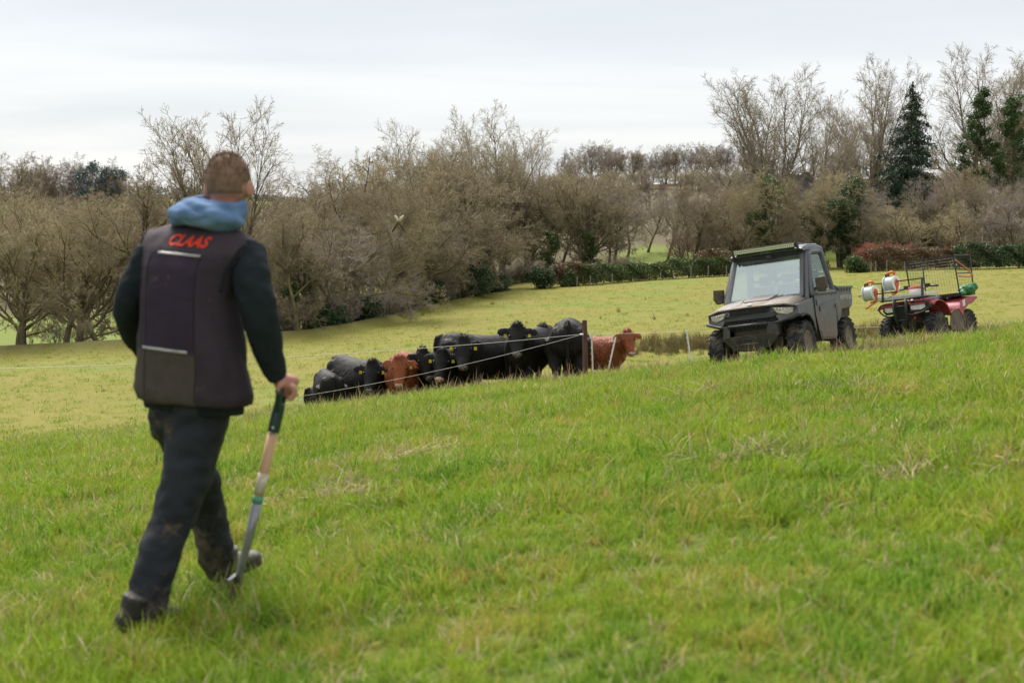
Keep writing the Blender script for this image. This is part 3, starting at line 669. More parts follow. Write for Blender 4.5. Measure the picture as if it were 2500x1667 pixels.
L_orange = leafmat('orange_leaves', (.30, .12, .03), (.38, .18, .05), (.40, .25, .08))
L_beech = leafmat('beech_hedge_leaves', (.13, .085, .05), (.18, .115, .06), (.10, .11, .04))
def leaves(pos, size, seed, mat_or_none=None, flat=0.0, nrm=None):
    r = np.random.default_rng(seed); n = len(pos); a = r.normal(0, 1, (n, 3)); a[:, 2] *= (1 - flat); a /= np.linalg.norm(a, axis=1)[:, None]
    b = np.cross(a, r.normal(0, 1, (n, 3))); b /= np.linalg.norm(b, axis=1)[:, None]
    s_ = (size * r.uniform(.6, 1.4, n))[:, None]
    V = np.stack([pos - a * s_, pos + b * s_ * .55, pos + a * s_, pos - b * s_ * .55], 1).reshape(-1, 3)
    Fq = np.arange(4 * n).reshape(-1, 4); me = mesh_np('leaves', V, Fq); face_attr(me, 'tint', r.uniform(0, 1, n)); return me
def blobs(n, cs, rs, seed, shell=.55):
    """n points through a set of ellipsoids, denser towards their outsides, clumped"""
    r = np.random.default_rng(seed); cs = np.array(cs, float); rs = np.array(rs, float)
    w_ = rs.prod(1) ** (2 / 3); i = r.choice(len(cs), n, p=w_ / w_.sum()); d = r.normal(0, 1, (n, 3)); d /= np.linalg.norm(d, axis=1)[:, None]
    q = r.uniform(0, 1, n) ** (1 - shell); wob = 1 + .22 * np.sin(d[:, 0] * 7 + i) * np.sin(d[:, 2] * 6 + 2 * i) + .12 * np.sin(d[:, 1] * 13 + d[:, 2] * 11)
    return cs[i] + d * rs[i] * (q * wob)[:, None]
def stems(n, rad, h, r0, seed, lean=.2):
    q = random.Random(seed); m = MB()
    for i in range(n):
        a = q.uniform(0, 6.28); b = Vector((math.cos(a) * rad * q.random(), math.sin(a) * rad * q.random(), -.15)); hh = h * q.uniform(.6, 1)
        m.tube([b, b + Vector((q.uniform(-lean, lean) * hh * .5, q.uniform(-lean, lean) * hh * .5, hh * .5)), b + Vector((q.uniform(-lean, lean) * hh, q.uniform(-lean, lean) * hh, hh))], [r0, r0 * .7, r0 * .2], 5)
    return m
def bush(name, label, cat, loc, cs, rs, n, size, leaf, seed, ns=6, stem_h=1.5, stem_r=.04, group=None):
    t = thing(name, label, cat, loc=loc, group=group)
    me = leaves(blobs(n, cs, rs, seed), size, seed); meshobj('foliage', me, leaf, t)
    stems(ns, .3, stem_h, stem_r, seed).build('stems', B_oak, t)
    return t
r = np.random.default_rng(31)
def rb(n, ext, rr_, seed):
    q = np.random.default_rng(seed); return [(q.uniform(-ext[0], ext[0]), q.uniform(-ext[1], ext[1]), q.uniform(ext[2] * .2, ext[2])) for _ in range(n)], [(rr_ * q.uniform(.7, 1.2),) * 2 + (rr_ * q.uniform(.6, 1.1),) for _ in range(n)]
for (px, Y_, ext, rad, n, lb, sd_) in [
    (1120, 97, (1.6, 1.2, 2.9), 1.1, 9000, 'large dark green holly bush at the right end of the wood above the cattle', 1),
    (1060, 90, (.9, .8, 1.5), .8, 4000, 'small dark holly between the slim trunk and the large holly', 2),
    (960, 84, (.8, .8, 1.1), .8, 4000, 'dark evergreen bush just right of the pale tree trunk', 3),
    (860, 79, (1.1, .8, 1.3), .8, 5000, 'dark evergreen bush just left of the pale tree trunk', 4),
    (790, 75.5, (.9, .7, 1.3), .75, 4500, 'dark evergreen bush at the field edge right of the man', 5),
    (1200, 104, (1.2, 1, 1.2), .8, 4500, 'low dark evergreen at the foot of the wood left of the hedge end', 6)]:
    c_, s_ = rb(9, ext, rad, sd_); bush('holly_bush', lb, 'bush', spot(px, max(Y_, edgeY(px) + 1.5)), c_, s_, n, .085, L_holly, sd_)
# ivy columns
for (px, Y_, hgt, rad, n, lb, sd_) in [
    (755, 74.5, 4.2, .5, 4500, 'ivy-covered tree stump column right of the man', 11),
    (715, 73.5, 2.6, .4, 2600, 'short ivy-covered trunk behind the elbow of the man', 15),
    (1180, 103, 4.5, .8, 4500, 'ivy-clad trunk between the large holly and the end of the wood', 16),
    (1345, 113, 4.0, .6, 3200, 'ivy-clad stem behind the left end of the hedge', 17),
    (1440, 114.5, 3.6, .6, 3200, 'ivy-clad stem behind the middle of the hedge', 18),
    (1868, 118, 7.6, 1.15, 12000, 'bright green ivy-clad tree rising just left of the buggy cab', 12),
    (2045, 117, 7.2, 1.5, 14000, 'dark ivy-clad tree rising behind the buggy load bed', 13),
    (1990, 117.5, 5.0, .9, 6000, 'leaning ivy-clad stem between the two ivy-clad trees', 14)]:
    q = np.random.default_rng(sd_); nb_ = 12
    c_ = [(q.normal(0, rad * .45), q.normal(0, rad * .4), hgt * (i + .5) / nb_) for i in range(nb_)]; s_ = [(rad * q.uniform(.55, 1.0), rad * q.uniform(.5, .9), hgt / nb_ * q.uniform(.9, 1.5)) for _ in range(nb_)]
    p = spot(px, Y_); t = bush('ivy_tree', lb, 'tree', p, c_, s_, n, .09 if Y_ > 100 else .07, L_ivy if sd_ != 13 else L_holly, sd_, 4, hgt * .9, .12)
    if sd_ in (12, 13, 14):
        sx = hgt * 1.12 / PROTO['tangle%d' % (sd_ % 3)][2]
        o = tree_part('crown', 'tangle%d' % (sd_ % 3), 1, T_tan, t); o.scale = (sx, sx, sx)
# orange leaves left on the oak
me = leaves(blobs(260, [(-2.5, -2.2, 4.6), (-2.2, -2.4, 3.4), (.6, -2.5, 4.0), (-2.4, -2.2, 6.2)], [(.35, .3, .6), (.4, .3, .5), (.4, .3, .4), (.3, .3, .5)], 9), .07, 9); o = meshobj('leaves', me, L_orange, tr_orange); o.rotation_euler = (0, 0, -tr_orange.rotation_euler.z)
# conifers
def spruce(seed, Ht, base_r, nwh, n_leaf, droop=.35, gap=1.0, taper=1.0):
    q = np.random.default_rng(seed); pos = []; m = MB(); m.tube([(0, 0, -.2), (0, 0, Ht * .5), (0, 0, Ht)], [.22, .13, .02], 7)
    for i in range(nwh):
        f = i / (nwh - 1); z0 = Ht * (.06 + .93 * f); L = base_r * (1 - f) ** taper + .12
        for b in range(int(4 + 3 * (1 - f))):
            z = z0 + q.uniform(-.5, .5) * Ht / nwh * 1.6; az = q.uniform(0, 6.28); l = L * q.uniform(.5, 1.25); e = Vector((math.cos(az) * l, math.sin(az) * l, -droop * l * q.uniform(.5, 1.3) + .1 * l))
            m.tube([(0, 0, z), Vector((0, 0, z)) + e * .55 + Vector((0, 0, .06 * l)), Vector((0, 0, z)) + e], [.03, .02, .006], 3)
            nn = int(n_leaf * l); t_ = q.uniform(.12, 1.0, nn); side = q.normal(0, .17, nn) * l * (1.1 - t_) * 1.6
            pp = np.array((0, 0, z)) + np.array(e)[None] * t_[:, None] + np.stack([-math.sin(az) * side, math.cos(az) * side, q.normal(-.10, .13, nn) + .06 * l * np.sin(t_ * 3.1)], 1); pos.append(pp)
    return m, np.concatenate(pos)
def conifer(name, label, px, Y_, top, seed, br, nwh, nl, leaf, droop, taper, size=.075):
    p = spot(px, Y_); Ht = P(px, top, Y_).z - p.z; t = thing(name, label, 'tree', loc=p)
    m, pos = spruce(seed, Ht, br, nwh, nl, droop, 1, taper); m.build('trunk', B_oak, t); meshobj('crown', leaves(pos, size, seed), leaf, t)
conifer('spruce_tree', 'dark green pointed spruce standing out against the sky at right', 2212, 136, 200, 1, 5.0, 54, 66, L_spruce, .32, .85, .09)
conifer('yew_tree', 'broad dark evergreen under the left side of the pointed spruce', 2195, 134, 400, 2, 3.9, 26, 80, L_spruce, .2, .5, .085)
# pines: tufts along upswept boughs on a bare trunk
def pine(label, px, Y_, top, seed, lean):
    p = spot(px, Y_); Ht = P(px, top, Y_).z - p.z; t = thing('pine_tree', label, 'tree', loc=p); q = np.random.default_rng(seed)
    m = MB(); m.tube([(0, 0, -.2), (lean * .5, 0, Ht * .5), (lean, 0, Ht * .97)], [.26, .18, .03], 7); cs = []; rs = []
    for i in range(46):
        f = .32 + .68 * (i / 45); z = Ht * f; az = q.uniform(0, 6.28); l = (2.9 * (1 - f) + .7) * q.uniform(.5, 1.1); b0 = Vector((lean * f, 0, z)); e = b0 + Vector((math.cos(az) * l, math.sin(az) * l, l * q.uniform(.1, .55)))
        m.tube([b0, (b0 + e) / 2 + Vector((0, 0, -.1 * l)), e], [.05, .035, .012], 4)
        for k_ in range(4): w2 = q.uniform(.45, 1.05); cs.append(tuple(b0.lerp(e, w2) + Vector((q.normal(0, .2), q.normal(0, .2), .1)))); rs.append((.42, .42, .42))
    m.build('trunk', B_oak, t); meshobj('crown', leaves(blobs(17000, cs, rs, seed, .3), .085, seed), L_pine, t)
pine('dark green pine with open crown right of the pointed spruce', 2368, 139, 232, 3, .2); pine('dense dark pine nearest the right edge of the view', 2462, 138, 245, 4, -.1)
for px, tp, lb in [(232, 395, 'small dark pine among the skyline trees at far left'), (262, 412, 'lower dark pine at the right end of the far left skyline trees')]:
    p = spot(px, 300); Ht = P(px, tp, 300).z - p.z; q = np.random.default_rng(int(px)); t = thing('pine_tree', lb, 'tree', loc=p)
    c_ = [(q.normal(0, Ht * .13), q.normal(0, Ht * .13), Ht * q.uniform(.45, .95)) for _ in range(12)]
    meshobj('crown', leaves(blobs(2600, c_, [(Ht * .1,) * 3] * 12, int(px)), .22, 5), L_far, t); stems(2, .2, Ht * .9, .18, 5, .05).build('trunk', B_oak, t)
# hedges: each one thing
def hedge(name, label, pts, h, wdt, n, leaf, seed, stemmat=B_oak, twig=None, top_var=.15):
    t = thing(name, label, 'hedge', loc=Vector((pts[0][0], pts[0][1], Hn(*pts[0])))); q = np.random.default_rng(seed); A = np.array(pts, float); dl = np.linalg.norm(np.diff(A, axis=0), axis=1); cum = np.concatenate(([0], np.cumsum(dl)))
    s_ = q.uniform(0, cum[-1], n); cx = np.interp(s_, cum, A[:, 0]); cy = np.interp(s_, cum, A[:, 1])
    hh = h * (1 + top_var * np.sin(s_ * 1.3) * np.sin(s_ * .53 + 1)) ; zz_ = hh * q.uniform(.03, 1, n) ** .8
    ang = q.uniform(0, 6.28, n); rad = wdt / 2 * (.65 + .35 * np.sin(s_ * 3.1 + zz_ * 4)) * (1 - .35 * (zz_ / hh) ** 3) * q.uniform(.5, 1, n) ** .5
    x_ = cx + np.cos(ang) * rad; y_ = cy + np.sin(ang) * rad; pos = np.stack([x_ - t.location.x, y_ - t.location.y, H(cx, cy) + zz_ - t.location.z], 1)
    meshobj('foliage', leaves(pos, .075, seed), leaf, t)
    m = MB(); ns = int(cum[-1] * 2)
    for i in range(ns):
        a = q.uniform(0, cum[-1]); b = Vector((np.interp(a, cum, A[:, 0]), np.interp(a, cum, A[:, 1]), 0)); b.z = Hn(b.x, b.y); b -= t.location
        m.tube([b, b + Vector((q.normal(0, .15), q.normal(0, .15), h * .95))], [.03, .01], 4)
    m.build('stems', stemmat, t)
    return t
def hp(l): return [tuple(spot(px, Y_)[:2]) for px, Y_ in l]
hedge('hedge', 'long dark green clipped hedge along the top of the far field', hp([(1420, 106.5), (1560, 109), (1700, 110.5), (1790, 111)]), 1.4, 1.6, 16000, L_ivy, 1)
hedge('hedge', 'brown end stretch of the field hedge beside the buggy mirror', hp([(1700, 111), (1800, 112), (1880, 112)]), 1.9, 1.5, 7000, L_beech, 2)
hedge('hedge', 'short brown gap of hedge between the round bushes and the long green hedge', hp([(1350, 106.2), (1440, 107)]), 1.55, 1.3, 4200, L_beech, 3)
hedge('hedge', 'dark green hedge behind the quad bike at the right edge', hp([(2330, 107), (2540, 107)]), 1.75, 1.7, 11000, L_holly, 4)
hedge('hedge', 'brown leafless hedge under the red shrubs behind the quad bike', hp([(2120, 108.5), (2340, 108.5)]), 1.7, 1.3, 8000, L_beech, 5)
for px, Y_, lb, sd_, sx in [(1312, 105.2, 'round dark green bush at the left end of the hedge', 21, 1.0), (1385, 106, 'second round green bush from the left end of the hedge', 22, .75), (2095, 107.5, 'round green bush between the buggy and the quad bike', 23, .85)]:
    c_, s_ = rb(7, (.8 * sx, .6, 1.05 * sx), .7 * sx, sd_); bush('round_bush', lb, 'bush', spot(px, Y_), c_, s_, 4500, .075, L_ivy if sd_ != 21 else L_holly, sd_, 5, 1.2)
# broken limb with pale torn wood in the wood
M_torn = pm('torn_wood', (.62, .55, .46), (.5, .42, .33), 6)
def attach(o, parent): o.parent = parent; o.matrix_parent_inverse = parent.matrix_world.inverted(); return o
tp = [o_ for o_ in COL.objects if o_.get('label', '').startswith('bare spreading tree with pale')][0]; bpy.context.view_layer.update()
lm = attach(MB().tube([P(958, 566, 77.4), P(966, 552, 77.3), P(972, 540, 77.2)], [.04, .08, .09], 8).tube([P(988, 566, 77.4), P(981, 553, 77.3), P(972, 541, 77.2)], [.03, .07, .08], 8).build('broken_limb', B_oak, None, True), tp)
for a_, b_, c_ in ((972, 968, 964), (974, 980, 986)):
    x_ = MB().tube([P(a_, 541, 77.2), P(b_, 532, 77.2), P(c_, 526, 77.2)], [.09, .08, .03], 7).build('torn_end', M_torn, None, True); x_.parent = lm
# far wood on the horizon, one mass
q = np.random.default_rng(77); nf = 9000; ang = q.uniform(-.46, -.125, nf); Yf = q.uniform(560, 640, nf); xf = ang * Yf; zf = H(xf, Yf); hf = np.abs(np.sin(xf * .05) * .4 + np.sin(xf * .017 + 1) * .7) * 3 + 3.5
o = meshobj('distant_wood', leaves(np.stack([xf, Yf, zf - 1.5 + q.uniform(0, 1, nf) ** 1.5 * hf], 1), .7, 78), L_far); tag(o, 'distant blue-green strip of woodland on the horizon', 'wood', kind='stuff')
# ------------------------------------------------------------------ houses among the trees
M_stone = pm('house_stone', (.26, .20, .155), (.19, .15, .12), 3, .9, .2, bump=.3, bscale=20)
M_slate = pm('roof_slate', (.12, .105, .09), (.09, .08, .07), 5, .7, .3)
M_white = pm('white_paint', (.78, .78, .76), (.68, .68, .66), 4, .5, .4)
M_pane = NM('window_glass').set(.1, .6, 0, (.05, .06, .07)).m
def house(label, px, Y_, base, wd, dp, hw, hr, wall, rz, wins):
    p = spot(px, Y_, base); t = thing('house', label, 'house', Matrix.Translation(p) @ Matrix.Rotation(rz, 4, 'Z'))
    m = MB(); m.box((0, 0, hw / 2 - .5), (wd, dp, hw + 1)); m.prism([(-wd / 2, -dp / 2, hw), (-wd / 2, dp / 2, hw), (-wd / 2, 0, hw + hr)], (wd, 0, 0)); m.build('wall', wall, t)
    roof = MB()
    for s_ in (-1, 1):
        a, b = Vector((0, s_ * (dp / 2 + .25), hw - .1)), Vector((0, 0, hw + hr + .12)); roof.prism([(-wd / 2 - .2, a.y, a.z), (wd / 2 + .2, a.y, a.z), (wd / 2 + .2, b.y, b.z), (-wd / 2 - .2, b.y, b.z)], (0, 0, .1))
    ro = roof.build('roof', M_slate, t); MB().box((wd / 2 - .5, 0, hw + hr + .1), (.6, .5, .7)).build('chimney', wall, ro)
    for (wx_, wz) in wins:
        f = MB(); y_ = -dp / 2 - .03
        for a, b in (((wx_ - .5, y_, wz - .7), (wx_ - .5, y_, wz + .7)), ((wx_ + .5, y_, wz - .7), (wx_ + .5, y_, wz + .7)), ((wx_ - .5, y_, wz + .7), (wx_ + .5, y_, wz + .7)), ((wx_ - .58, y_, wz - .7), (wx_ + .58, y_, wz - .7)), ((wx_ - .5, y_, wz), (wx_ + .5, y_, wz)), ((wx_, y_, wz - .7), (wx_, y_, wz + .7))): f.bar(a, b, .1, .08)
        fo = f.build('window', M_white, t); MB().box((wx_, y_ + .02, wz), (.98, .02, 1.38)).build('pane', M_pane, fo)
house('stone farmhouse with white sash window half hidden behind the shrubs at right', 2330, 134, -1.5, 6.5, 5, 5.8, .7, M_stone, .1, [(-.8, 5.0), (1.8, 5.0), (-.8, 2.4), (1.8, 2.4)])
house('grey-roofed cottage half hidden behind the ivy-clad trees', 1880, 138, 1.0, 8, 6, 3.0, 2.6, M_stone, .25, [(-1.5, 1.5), (1.5, 1.5)])
house('small white gabled outhouse behind the purple shrub', 1745, 134, .4, 2.6, 3, 2.4, 1.3, M_white, 1.2, [(0, 1.3)])
# fence posts along the hedge foot
M_post = pm('weathered_post', (.34, .30, .24), (.22, .19, .15), 8, .9, .2)
qf = random.Random(3)
ORD = ['first', 'second', 'third', 'fourth', 'fifth', 'sixth', 'seventh', 'eighth', 'ninth', 'tenth', 'eleventh', 'twelfth', 'thirteenth']
for n_, (px, Y_) in enumerate([(1408, 105.3), (1440, 105.6), (1495, 106), (1610, 108), (1643, 108.4), (1685, 109), (1727, 109.6), (1772, 110), (1790, 110.2), (2122, 106.5), (2135, 106.6), (2160, 106.6), (2205, 106.5)]):
    p = spot(px, Y_); m = MB(); hh = qf.uniform(.6, .9); lx = qf.uniform(-.06, .06); m.tube([(0, 0, -.3), (lx, 0, hh), (lx, 0, hh + .04)], [.042, .04, .015], 7)
    o = m.build('fence_post', M_post); o.location = p; tag(o, ORD[n_] + ' weathered fence post from the left along the foot of the far hedge', 'fence post', 'hedge fence posts')
# ------------------------------------------------------------------ the man, seen from behind, walking away to the right
man_base = Vector((-1.25, 5.5, Hn(-1.25, 5.5)))
man = thing('person', 'man in dark sleeveless work vest and navy trousers walking away with a spade', 'person', loc=man_base)
YAW = R(20); mf = Vector((math.sin(YAW), math.cos(YAW), 0)); mr = Vector((math.cos(YAW), -math.sin(YAW), 0))
SKIN = pm('skin', (.46, .235, .165), (.40, .175, .125), 14, .5, .4, coord='Object')
M_shirt = pm('navy_fleece', (.010, .0145, .018), (.015, .020, .024), 9, .85, .2, bump=.25, bscale=160, bdist=.003)
M_trou = pm('work_trousers', (.011, .013, .018), (.017, .020, .027), 7, .7, .3, bump=.3, bscale=90, bdist=.003, mud=((.15, .11, .075), .0, .5, 6, .22))
M_hood = pm('blue_sweat', (.15, .245, .41), (.085, .155, .28), 10, .9, .2, bump=.3, bscale=120, bdist=.003)
M_hair = pm('brown_hair', (.27, .165, .108), (.17, .10, .064), 30, .6, .35)
M_boot = pm('boot_leather', (.02, .018, .017), (.035, .03, .027), 12, .6, .4, mud=((.14, .11, .08), -.1, .35, 9, .25))
M_boot2 = pm('muddy_boot', (.10, .095, .09), (.26, .24, .21), 12, .75, .3)
M_sole = pm('boot_sole', (.03, .027, .024), (.10, .085, .065), 20, .9, .2)
M_refl = pm('reflective_tape', (.42, .41, .41), (.30, .29, .29), 30, .35, .6)
M_logo = NM('logo_red').set(.6, .3, 0, (.72, .045, .012)).m
VT = np.array([(980, 474, .224, .160, 5.50), (957, 472, .238, .166, 5.50), (880, 471, .216, .155, 5.50), (800, 467, .197, .148, 5.51), (720, 465, .191, .15, 5.53), (650, 472, .209, .15, 5.55),
               (605, 487, .236, .138, 5.57), (584, 492, .238, .122, 5.58), (569, 496, .212, .105, 5.59), (557, 502, .150, .09, 5.6), (546, 507, .105, .08, 5.61)])
def vrow(py): return [np.interp(-py, -VT[:, 0], VT[:, i]) for i in (1, 2, 3, 4)]
PW = 2.45
def vest_c(py):
    cx_, a, b, Yv = vrow(py); return P(cx_, py, Yv), a, b
def vest_pt(l, py, off=0.0, front=False):
    c, a, b = vest_c(py); t = min(abs(l / a), 1); d = b * (1 - t ** PW) ** (1 / PW)
    return c + mr * l + mf * (1 if front else -1) * (d + off) - UP * (.075 * l)
def vest_ring(py, grow_=0.0, n=48):
    c, a, b = vest_c(py); a += grow_; b += grow_; o = []
    for k_ in range(n):
        t = 2 * math.pi * k_ / n; cs, sn = math.cos(t), math.sin(t)
        l = a * math.copysign(abs(cs) ** (2 / PW), cs); o.append(c + mr * l + mf * (b * math.copysign(abs(sn) ** (2 / PW), sn)) - UP * (.075 * l))
    return o
def nz3(p, s): return noise.noise(Vector((p.x * s[0], p.y * s[1], p.z * s[2])))
# body: one continuous surface
Hc = P(557, 449, 5.63); hy = R(11); hf = Vector((math.sin(hy), math.cos(hy), 0)); hr_ = Vector((math.cos(hy), -math.sin(hy), 0)); hu = (UP + hf * .10 - hr_ * .04).normalized(); hf = (hf - hu * hf.dot(hu)).normalized(); hr_ = hf.cross(hu)
def hd(x, y, z): return Hc + hr_ * x + hf * y + hu * z
HM = Matrix((hr_, hf, hu)).transposed()
neck0 = P(520, 560, 5.60)
LA = [(372, 612, 5.60, .068), (338, 678, 5.57, .060), (312, 742, 5.56, .058), (322, 800, 5.66, .054), (350, 850, 5.78, .047), (395, 880, 5.86, .04)]
RA = [(603, 612, 5.54, .076), (614, 680, 5.46, .075), (629, 744, 5.43, .074), (643, 805, 5.44, .067), (659, 868, 5.47, .056), (671, 905, 5.48, .045), (682, 930, 5.49, .038)]
RL = [(486, 985, 5.47, .135), (482, 1040, 5.46, .128), (464, 1130, 5.43, .108), (438, 1222, 5.38, .098), (404, 1312, 5.33, .090), (379, 1397, 5.27, .085), (354, 1475, 5.22, .080), (335, 1532, 5.18, .073)]
LL = [(432, 985, 5.55, .125), (438, 1040, 5.60, .112), (466, 1120, 5.72, .098), (492, 1205, 5.85, .088), (508, 1262, 5.90, .086), (525, 1330, 5.93, .082), (540, 1385, 5.97, .074), (548, 1400, 5.98, .068)]
def limb(tab, m=5, g=1.0, add=0.0):
    A = catmull([(*P(a, b, c_), r_) for a, b, c_, r_ in tab], m); return [Vector(q[:3]) for q in A], [q[3] * g + add for q in A]
b = MB()
b.ring([vest_ring(py, -.03, 24) for py in (990, 900, 800, 700, 640, 605, 584, 569, 557)])
for T_ in (LA, RA): p_, r_ = limb(T_, 4, .72); b.tube(p_, r_, 12)
for T_ in (RL, LL): p_, r_ = limb(T_, 4, .66); b.tube(p_, r_, 12)
b.tube([neck0, P(540, 520, 5.61), hd(0, -.012, -.06)], [.062, .058, .06], 16)
b.ball(Hc, (.079, .094, .108), 24, HM); b.ball(hd(0, .035, -.062), (.058, .066, .068), 20, HM); b.ball(hd(0, .062, -.1), (.034, .034, .028), 14, HM)
b.tube([hd(0, .085, .012), hd(0, .108, -.018), hd(0, .112, -.03), hd(0, .094, -.04)], [.009, .013, .016, .012], 10)
b.tube([hd(-.04, .084, .022), hd(0, .094, .026), hd(.04, .084, .022)], [.010, .012, .010], 8)
b.tube([hd(-.022, .092, -.066), hd(0, .1, -.064), hd(.022, .092, -.066)], [.007, .010, .007], 8)
for s_ in (-1, 1):
    EM = HM @ Matrix.Rotation(s_ * R(-24), 3, 'Z'); b.ball(hd(s_ * .092, -.004, -.024), (.011, .022, .036), 14, EM); b.ball(hd(s_ * .083, .004, -.048), (.010, .012, .013), 10, EM)
# right hand closed over the spade grip
def hp_(px, py, Y_): return P(px, py, Y_)
b.tube([hp_(682, 926, 5.49), hp_(694, 935, 5.495), hp_(708, 943, 5.50), hp_(716, 950, 5.50)], [(.030, .032), (.036, .042), (.032, .048), (.02, .042)], 14)
for i, Yf_ in enumerate((5.462, 5.487, 5.512, 5.536)):
    L_ = (.92, 1.0, .98, .86)[i]
    b.tube([hp_(710, 942, Yf_), hp_(717 + 3 * L_, 950, Yf_), hp_(717 + 3 * L_, 962, Yf_), hp_(710, 971 + 3 * L_, Yf_ - .004), hp_(700, 971 + 2 * L_, Yf_ - .006)], [.0135, .0132, .0125, .0115, .0098], 9)
b.tube([hp_(690, 934, 5.455), hp_(680, 948, 5.445), hp_(680, 962, 5.45), hp_(688, 971, 5.462)], [.014, .012, .0105, .009], 9)
# left hand in the front pocket
lh = P(402, 884, 5.87); b.ball(lh, (.045, .05, .035), 12)
for i in range(4): b.tube([lh + mr * (.01 + .0 * i) + mf * (.03 - .018 * i), lh + mr * .06 + mf * (.03 - .018 * i) - UP * .02, lh + mr * .085 + mf * (.02 - .016 * i) - UP * .045], [.010, .0095, .008], 8)
b.tube([lh + mf * .03 + UP * .02, lh + mr * .045 + mf * .045 + UP * .02], [.012, .009], 8)
body = meshobj('body', remeshed(b, .0068, 3, 'body'), SKIN, man, True)
M_eye = NM('eye_white').set(.2, .5, 0, (.75, .72, .68)).m; M_iris = NM('iris').set(.2, .5, 0, (.05, .04, .03)).m
for s_ in (-1, 1):
    e = MB().ball(hd(s_ * .032, .079, .004), .0125, 12).build('eye', M_eye, man, True, True); MB().ball(hd(s_ * .032, .0885, .004), .0055, 10).build('iris', M_iris, e, True); e.children[0].matrix_parent_inverse = Matrix.Identity(4)
# hair
hb = MB(); hb.ball((0, 0, 0), 1, 40); hv = []
for v in hb.v:
    d = v.normalized(); r_ = 1.0
    face = sstep(.35, .62, d.y) * sstep(.62, .35, d.z); low = sstep(-.50, -.72, d.z)
    side = sstep(.8, .95, abs(d.x)) * sstep(.0, -.15, d.z)
    r_ = 1 - .22 * max(face, low) - .12 * side
    tx = 1 + .05 * noise.noise(d * 4.0) + .03 * noise.noise(d * 9.0)
    hv.append(Vector((d.x * .087, d.y * .099 - .002, d.z * .110 + .008 + .008 * max(0, d.z) * d.y)) * r_ * (tx if r_ > .97 else 1))
hb.v = [Hc + HM @ v for v in hv]
hair = hb.build('hair', M_hair, man, True, True)
q = np.random.default_rng(8); Vs = []; Fs = []
for i in range(5200):
    d = Vector(q.normal(0, 1, 3)).normalized()
    if d.z < -.5 or (d.y > .4 and d.z < .5) or (abs(d.x) > .8 and d.z < -.15): continue
    root = Vector((d.x * .086, d.y * .098 - .002, d.z * .109 + .008)); t_ = Vector((d.x * .5, d.y * .4 - .25, .7 * sstep(-.2, .6, d.z) * 2 - .75)) + Vector(q.normal(0, .10, 3)); t_ -= d * t_.dot(d) * .7; t_.normalize()
    L_ = q.uniform(.008, .018) * (1.15 if d.z > .3 else .7); w_ = d.cross(t_).normalized() * .0011
    a = Hc + HM @ (root - w_); c_ = Hc + HM @ (root + w_); e_ = Hc + HM @ (root + t_ * L_ + d * L_ * .35); n_ = len(Vs); Vs += [a, c_, e_]; Fs.append((n_, n_ + 1, n_ + 2))
st = bpy.data.meshes.new('strands'); st.from_pydata([tuple(v) for v in Vs], [], Fs); st.update(); o = meshobj('hair_strands', st, M_hair, hair)
# shirt (sleeves and hem below the vest)
b = MB(); b.ring([vest_ring(py, g, 28) for py, g in ((1002, -.026), (985, -.022), (900, -.012), (800, -.012), (700, -.012), (650, -.015), (605, -.02), (584, -.025), (569, -.03), (555, -.03))])
for T_ in (LA, RA): p_, r_ = limb(T_, 5, 1.0); b.tube(p_[:-1], r_[:-1], 18)
me = remeshed(b, .011, 5, 'shirt')
displace(me, lambda p, n: .006 * noise.noise(Vector((p.x * 14, p.y * 14, p.z * 20 + p.x * 12))) + .004 * noise.noise(p * 31))
meshobj('shirt', me, M_shirt, man, True)
# trousers
b = MB(); 
pel = []
for py, cx_, a, bb, Yv in ((975, 462, .165, .125, 5.51), (1000, 461, .170, .135, 5.51), (1035, 462, .168, .135, 5.52), (1065, 463, .14, .115, 5.53), (1085, 463, .08, .08, 5.54)):
    c_ = P(cx_, py, Yv); pel.append([c_ + mr * (a * math.cos(2 * math.pi * k_ / 24)) + mf * (bb * math.sin(2 * math.pi * k_ / 24)) for k_ in range(24)])
b.ring(pel)
for T_ in (RL, LL): p_, r_ = limb(T_, 5, .93); b.tube(p_, r_, 20)
me = remeshed(b, .012, 4, 'trousers')
def fold(p, n):
    k_ = noise.noise(Vector((p.x * 6 + p.z * 5, p.y * 5, p.z * 9 - p.x * 9))); k2 = noise.noise(Vector((p.x * 16, p.y * 16, p.z * 26 + p.x * 12)))
    k3 = noise.noise(Vector((p.x * 3.1 + 7, p.y * 3, p.z * 5.5)))
    return .012 * (abs(k_ + .5 * k3) * 1.5 - .3) + .006 * k2 + .008 * k3
displace(me, fold); meshobj('trousers', me, M_trou, man, True)
